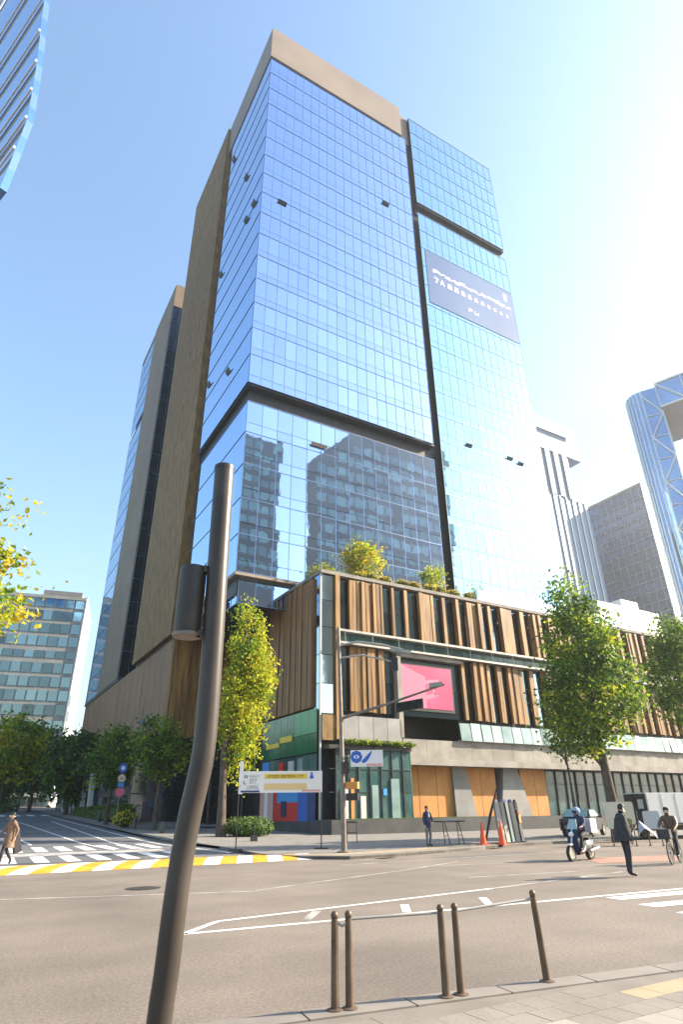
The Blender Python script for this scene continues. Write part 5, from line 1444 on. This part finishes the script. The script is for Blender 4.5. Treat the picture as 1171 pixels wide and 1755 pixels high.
# ------------------------------------------------------------------ small street things
def stand_board(label, loc, rz, w_, h_, z0, mat, cat='board'):
    t = thing('sign_board', label, cat, loc, rz)
    pts = []
    for sx, sz in ((-1, -1), (1, -1), (1, 1), (-1, 1)):
        for k in range(4):
            a = math.atan2(sz, sx) - math.pi / 4 + k * math.pi / 6
            pts.append((sx * (w_ / 2 - .1) + .1 * math.cos(a), z0 + h_ / 2 + sz * (h_ / 2 - .1) + .1 * math.sin(a)))
    n_ = len(pts)
    MB().add([(x_, -.03, z_) for x_, z_ in pts] + [(x_, .03, z_) for x_, z_ in pts], [tuple(range(n_)), tuple(reversed(range(n_, 2 * n_)))] + [(i, n_ + i, n_ + (i + 1) % n_, (i + 1) % n_) for i in range(n_)]).build('panel', mat, t)
    for s in (-1, 1):
        MB().tube([(s * w_ * .38, .05, 0), (s * w_ * .38, .05, z0 + h_ * .8)], .025, 8).build('leg', 'dark_frame', t)
        MB().box(s * w_ * .38 - .03, s * w_ * .38 + .03, -.25, .3, 0, .04).build('foot', 'dark_frame', t)
    return t
stand_board('large rounded cream board on legs standing beside the big tree trunk', (28.9, 22.0, 0), rad(-50), 1.35, 1.2, .72, 'cream')
stand_board('smaller pale grey board on legs right of the cream board', (29.9, 21.0, 0), rad(-50), .75, .8, .7, 'pale_grey')
cone = None
for k, (x_, y_, lab) in enumerate(((23.3, 25.9, 'orange traffic cone standing on the left of the pair by the folded boards'), (23.9, 25.2, 'orange traffic cone standing on the right of the pair by the folded boards'))):
    if cone is None:
        cone = thing('traffic_cone', lab, 'traffic cone', (x_, y_, .1), 0, 'traffic cones by the folded boards')
        MB().box(-.22, .22, -.22, .22, 0, .04).build('base', 'orange', cone)
        MB().lathe((0, 0, .04), [(.17, 0), (.11, .42)], 14).lathe((0, 0, .04), [(.08, .62), (.04, .95), (.03, .97)], 14).build('cone', 'orange', cone, smooth=True)
        MB().lathe((0, 0, .04), [(.112, .42), (.082, .62)], 14).build('reflective_band', 'orange', cone, smooth=True)
    else: copy_thing(cone, (x_, y_, .1), .3, lab)
st = MB().tube([(0, 0, 0), (.35, -.2, 1.3), (1.0, -.5, 3.1)], [.05, .07, .012], 8)
tag(st.build('folded_parasol', 'black', None, smooth=True, loc=(23.6, 26.1, .1)), 'black folded parasol leaning to the right above the cones', 'parasol')
for k in range(5):
    t = thing('folded_board', ['grey', 'olive', 'dark', 'pale', 'brown'][k] + ' upright folded board, number %s from the cones' % ['nearest', 'second', 'third', 'fourth', 'farthest'][k], 'board', (24.5 + k * .52, 25.9 + k * .18, .1), rad(18 + 5 * (k % 3)), 'upright folded boards beside the cones')
    t['label'] = ['grey-green upright folded board nearest the cones', 'beige upright folded board second from the cones', 'dark upright folded board in the middle of the row', 'olive upright folded board fourth from the cones', 'narrow dark board with orange patch farthest from the cones'][k]
    mt_ = ['grey_panel', 'concrete', 'shop_glass', 'grey_panel', 'dark_frame'][k]
    MB().obox((0, 0, .95), (1, 0, 0), (0, .1, .995), (0, .995, -.1), .22 if k < 4 else .16, .93, .06).build('panel', mt_, t)
    MB().ball((0, .1, 1.92), .2 if k < 4 else .15, .08, .12, 10, 5).build('cover', ['pale_grey', 'navy', 'pale_grey', 'navy', 'black'][k], t)
    if k == 4: MB().obox((0, -.07, 1.2), (1, 0, 0), (0, .1, .995), (0, .995, -.1), .13, .3, .02).build('orange_patch', 'orange_wall', t)
    MB().box(-.24, .24, -.25, .2, 0, .05).build('foot', 'black', t)
tr_ = thing('trestle', 'dark metal trestle table standing next to the person in navy', 'trestle', (22.3, 27.2, .1), rad(15))
MB().box(-.95, .95, -.3, .3, 1.0, 1.06).build('table_top', 'dark_frame', tr_)
for s in (-1, 1):
    for d in (-1, 1):
        MB().tube([(.6 * s + .22 * d, -.25, 0), (.6 * s + .08 * d, -.1, 1.0)], .022, 6).build('leg', 'black', tr_)
    MB().tube([(.6 * s - .16, -.2, .4), (.6 * s + .16, -.2, .4)], .015, 6).build('brace', 'black', tr_)
MB().box(-.1, .35, -.1, .15, 1.065, 1.12).build('tray', 'pale_grey', tr_)
bs = thing('barrier_stand', 'small dark metal stand before the red shop display', 'stand', (20.0, 33.0, .1), rad(-20))
for s in (-1, 1): MB().tube([(.28 * s, 0, 0), (.28 * s, 0, 1.05)], .025, 8).build('leg', 'post_brown', bs)
MB().box(-.3, .3, -.02, .02, .95, 1.05).build('top_bar', 'post_brown', bs)
MB().box(-.3, .3, -.02, .02, .45, .5).build('lower_bar', 'post_brown', bs)
fl = thing('flood_lamp', 'small black lamp on a stem beside the rounded bush', 'lamp', (16.2, 38.0, .1))
MB().tube([(0, 0, 0), (0, 0, .9)], .03, 8).build('stem', 'black', fl)
MB().box(-.18, .18, -.12, .12, .0, .35).build('box', 'black', fl)
for k, (x_, y_) in enumerate(((14.0, 50.0), (14.0, 58.5), (14.0, 74))):
    b_ = thing('bollard', ['grey stone bollard nearest along the side street kerb', 'grey stone bollard second along the side street kerb', 'grey stone bollard farthest along the side street kerb'][k], 'bollard', (x_, y_, gz(x_, y_) + .1), 0, 'bollards along the side street kerb')
    MB().lathe((0, 0, 0), [(.16, 0), (.16, .75), (.12, .85), (.01, .88)], 12).build('shaft', 'plinth', b_, smooth=True)

# ------------------------------------------------------------------ summer haze
hm = bpy.data.materials.new('haze_air'); hm.use_nodes = True
ht = hm.node_tree; ht.nodes.remove(ht.nodes['Principled BSDF'])
pv = ht.nodes.new('ShaderNodeVolumePrincipled')
pv.inputs['Color'].default_value = (0.9, 0.95, 1, 1)
pv.inputs['Density'].default_value = 0.00042
pv.inputs['Anisotropy'].default_value = 0.62
ht.links.new(pv.outputs[0], ht.nodes['Material Output'].inputs['Volume'])
MT['haze_air'] = hm
MB().box(-3600, 3600, -3600, 3900, -1.2, 186).build('haze', 'haze_air', kind='stuff')
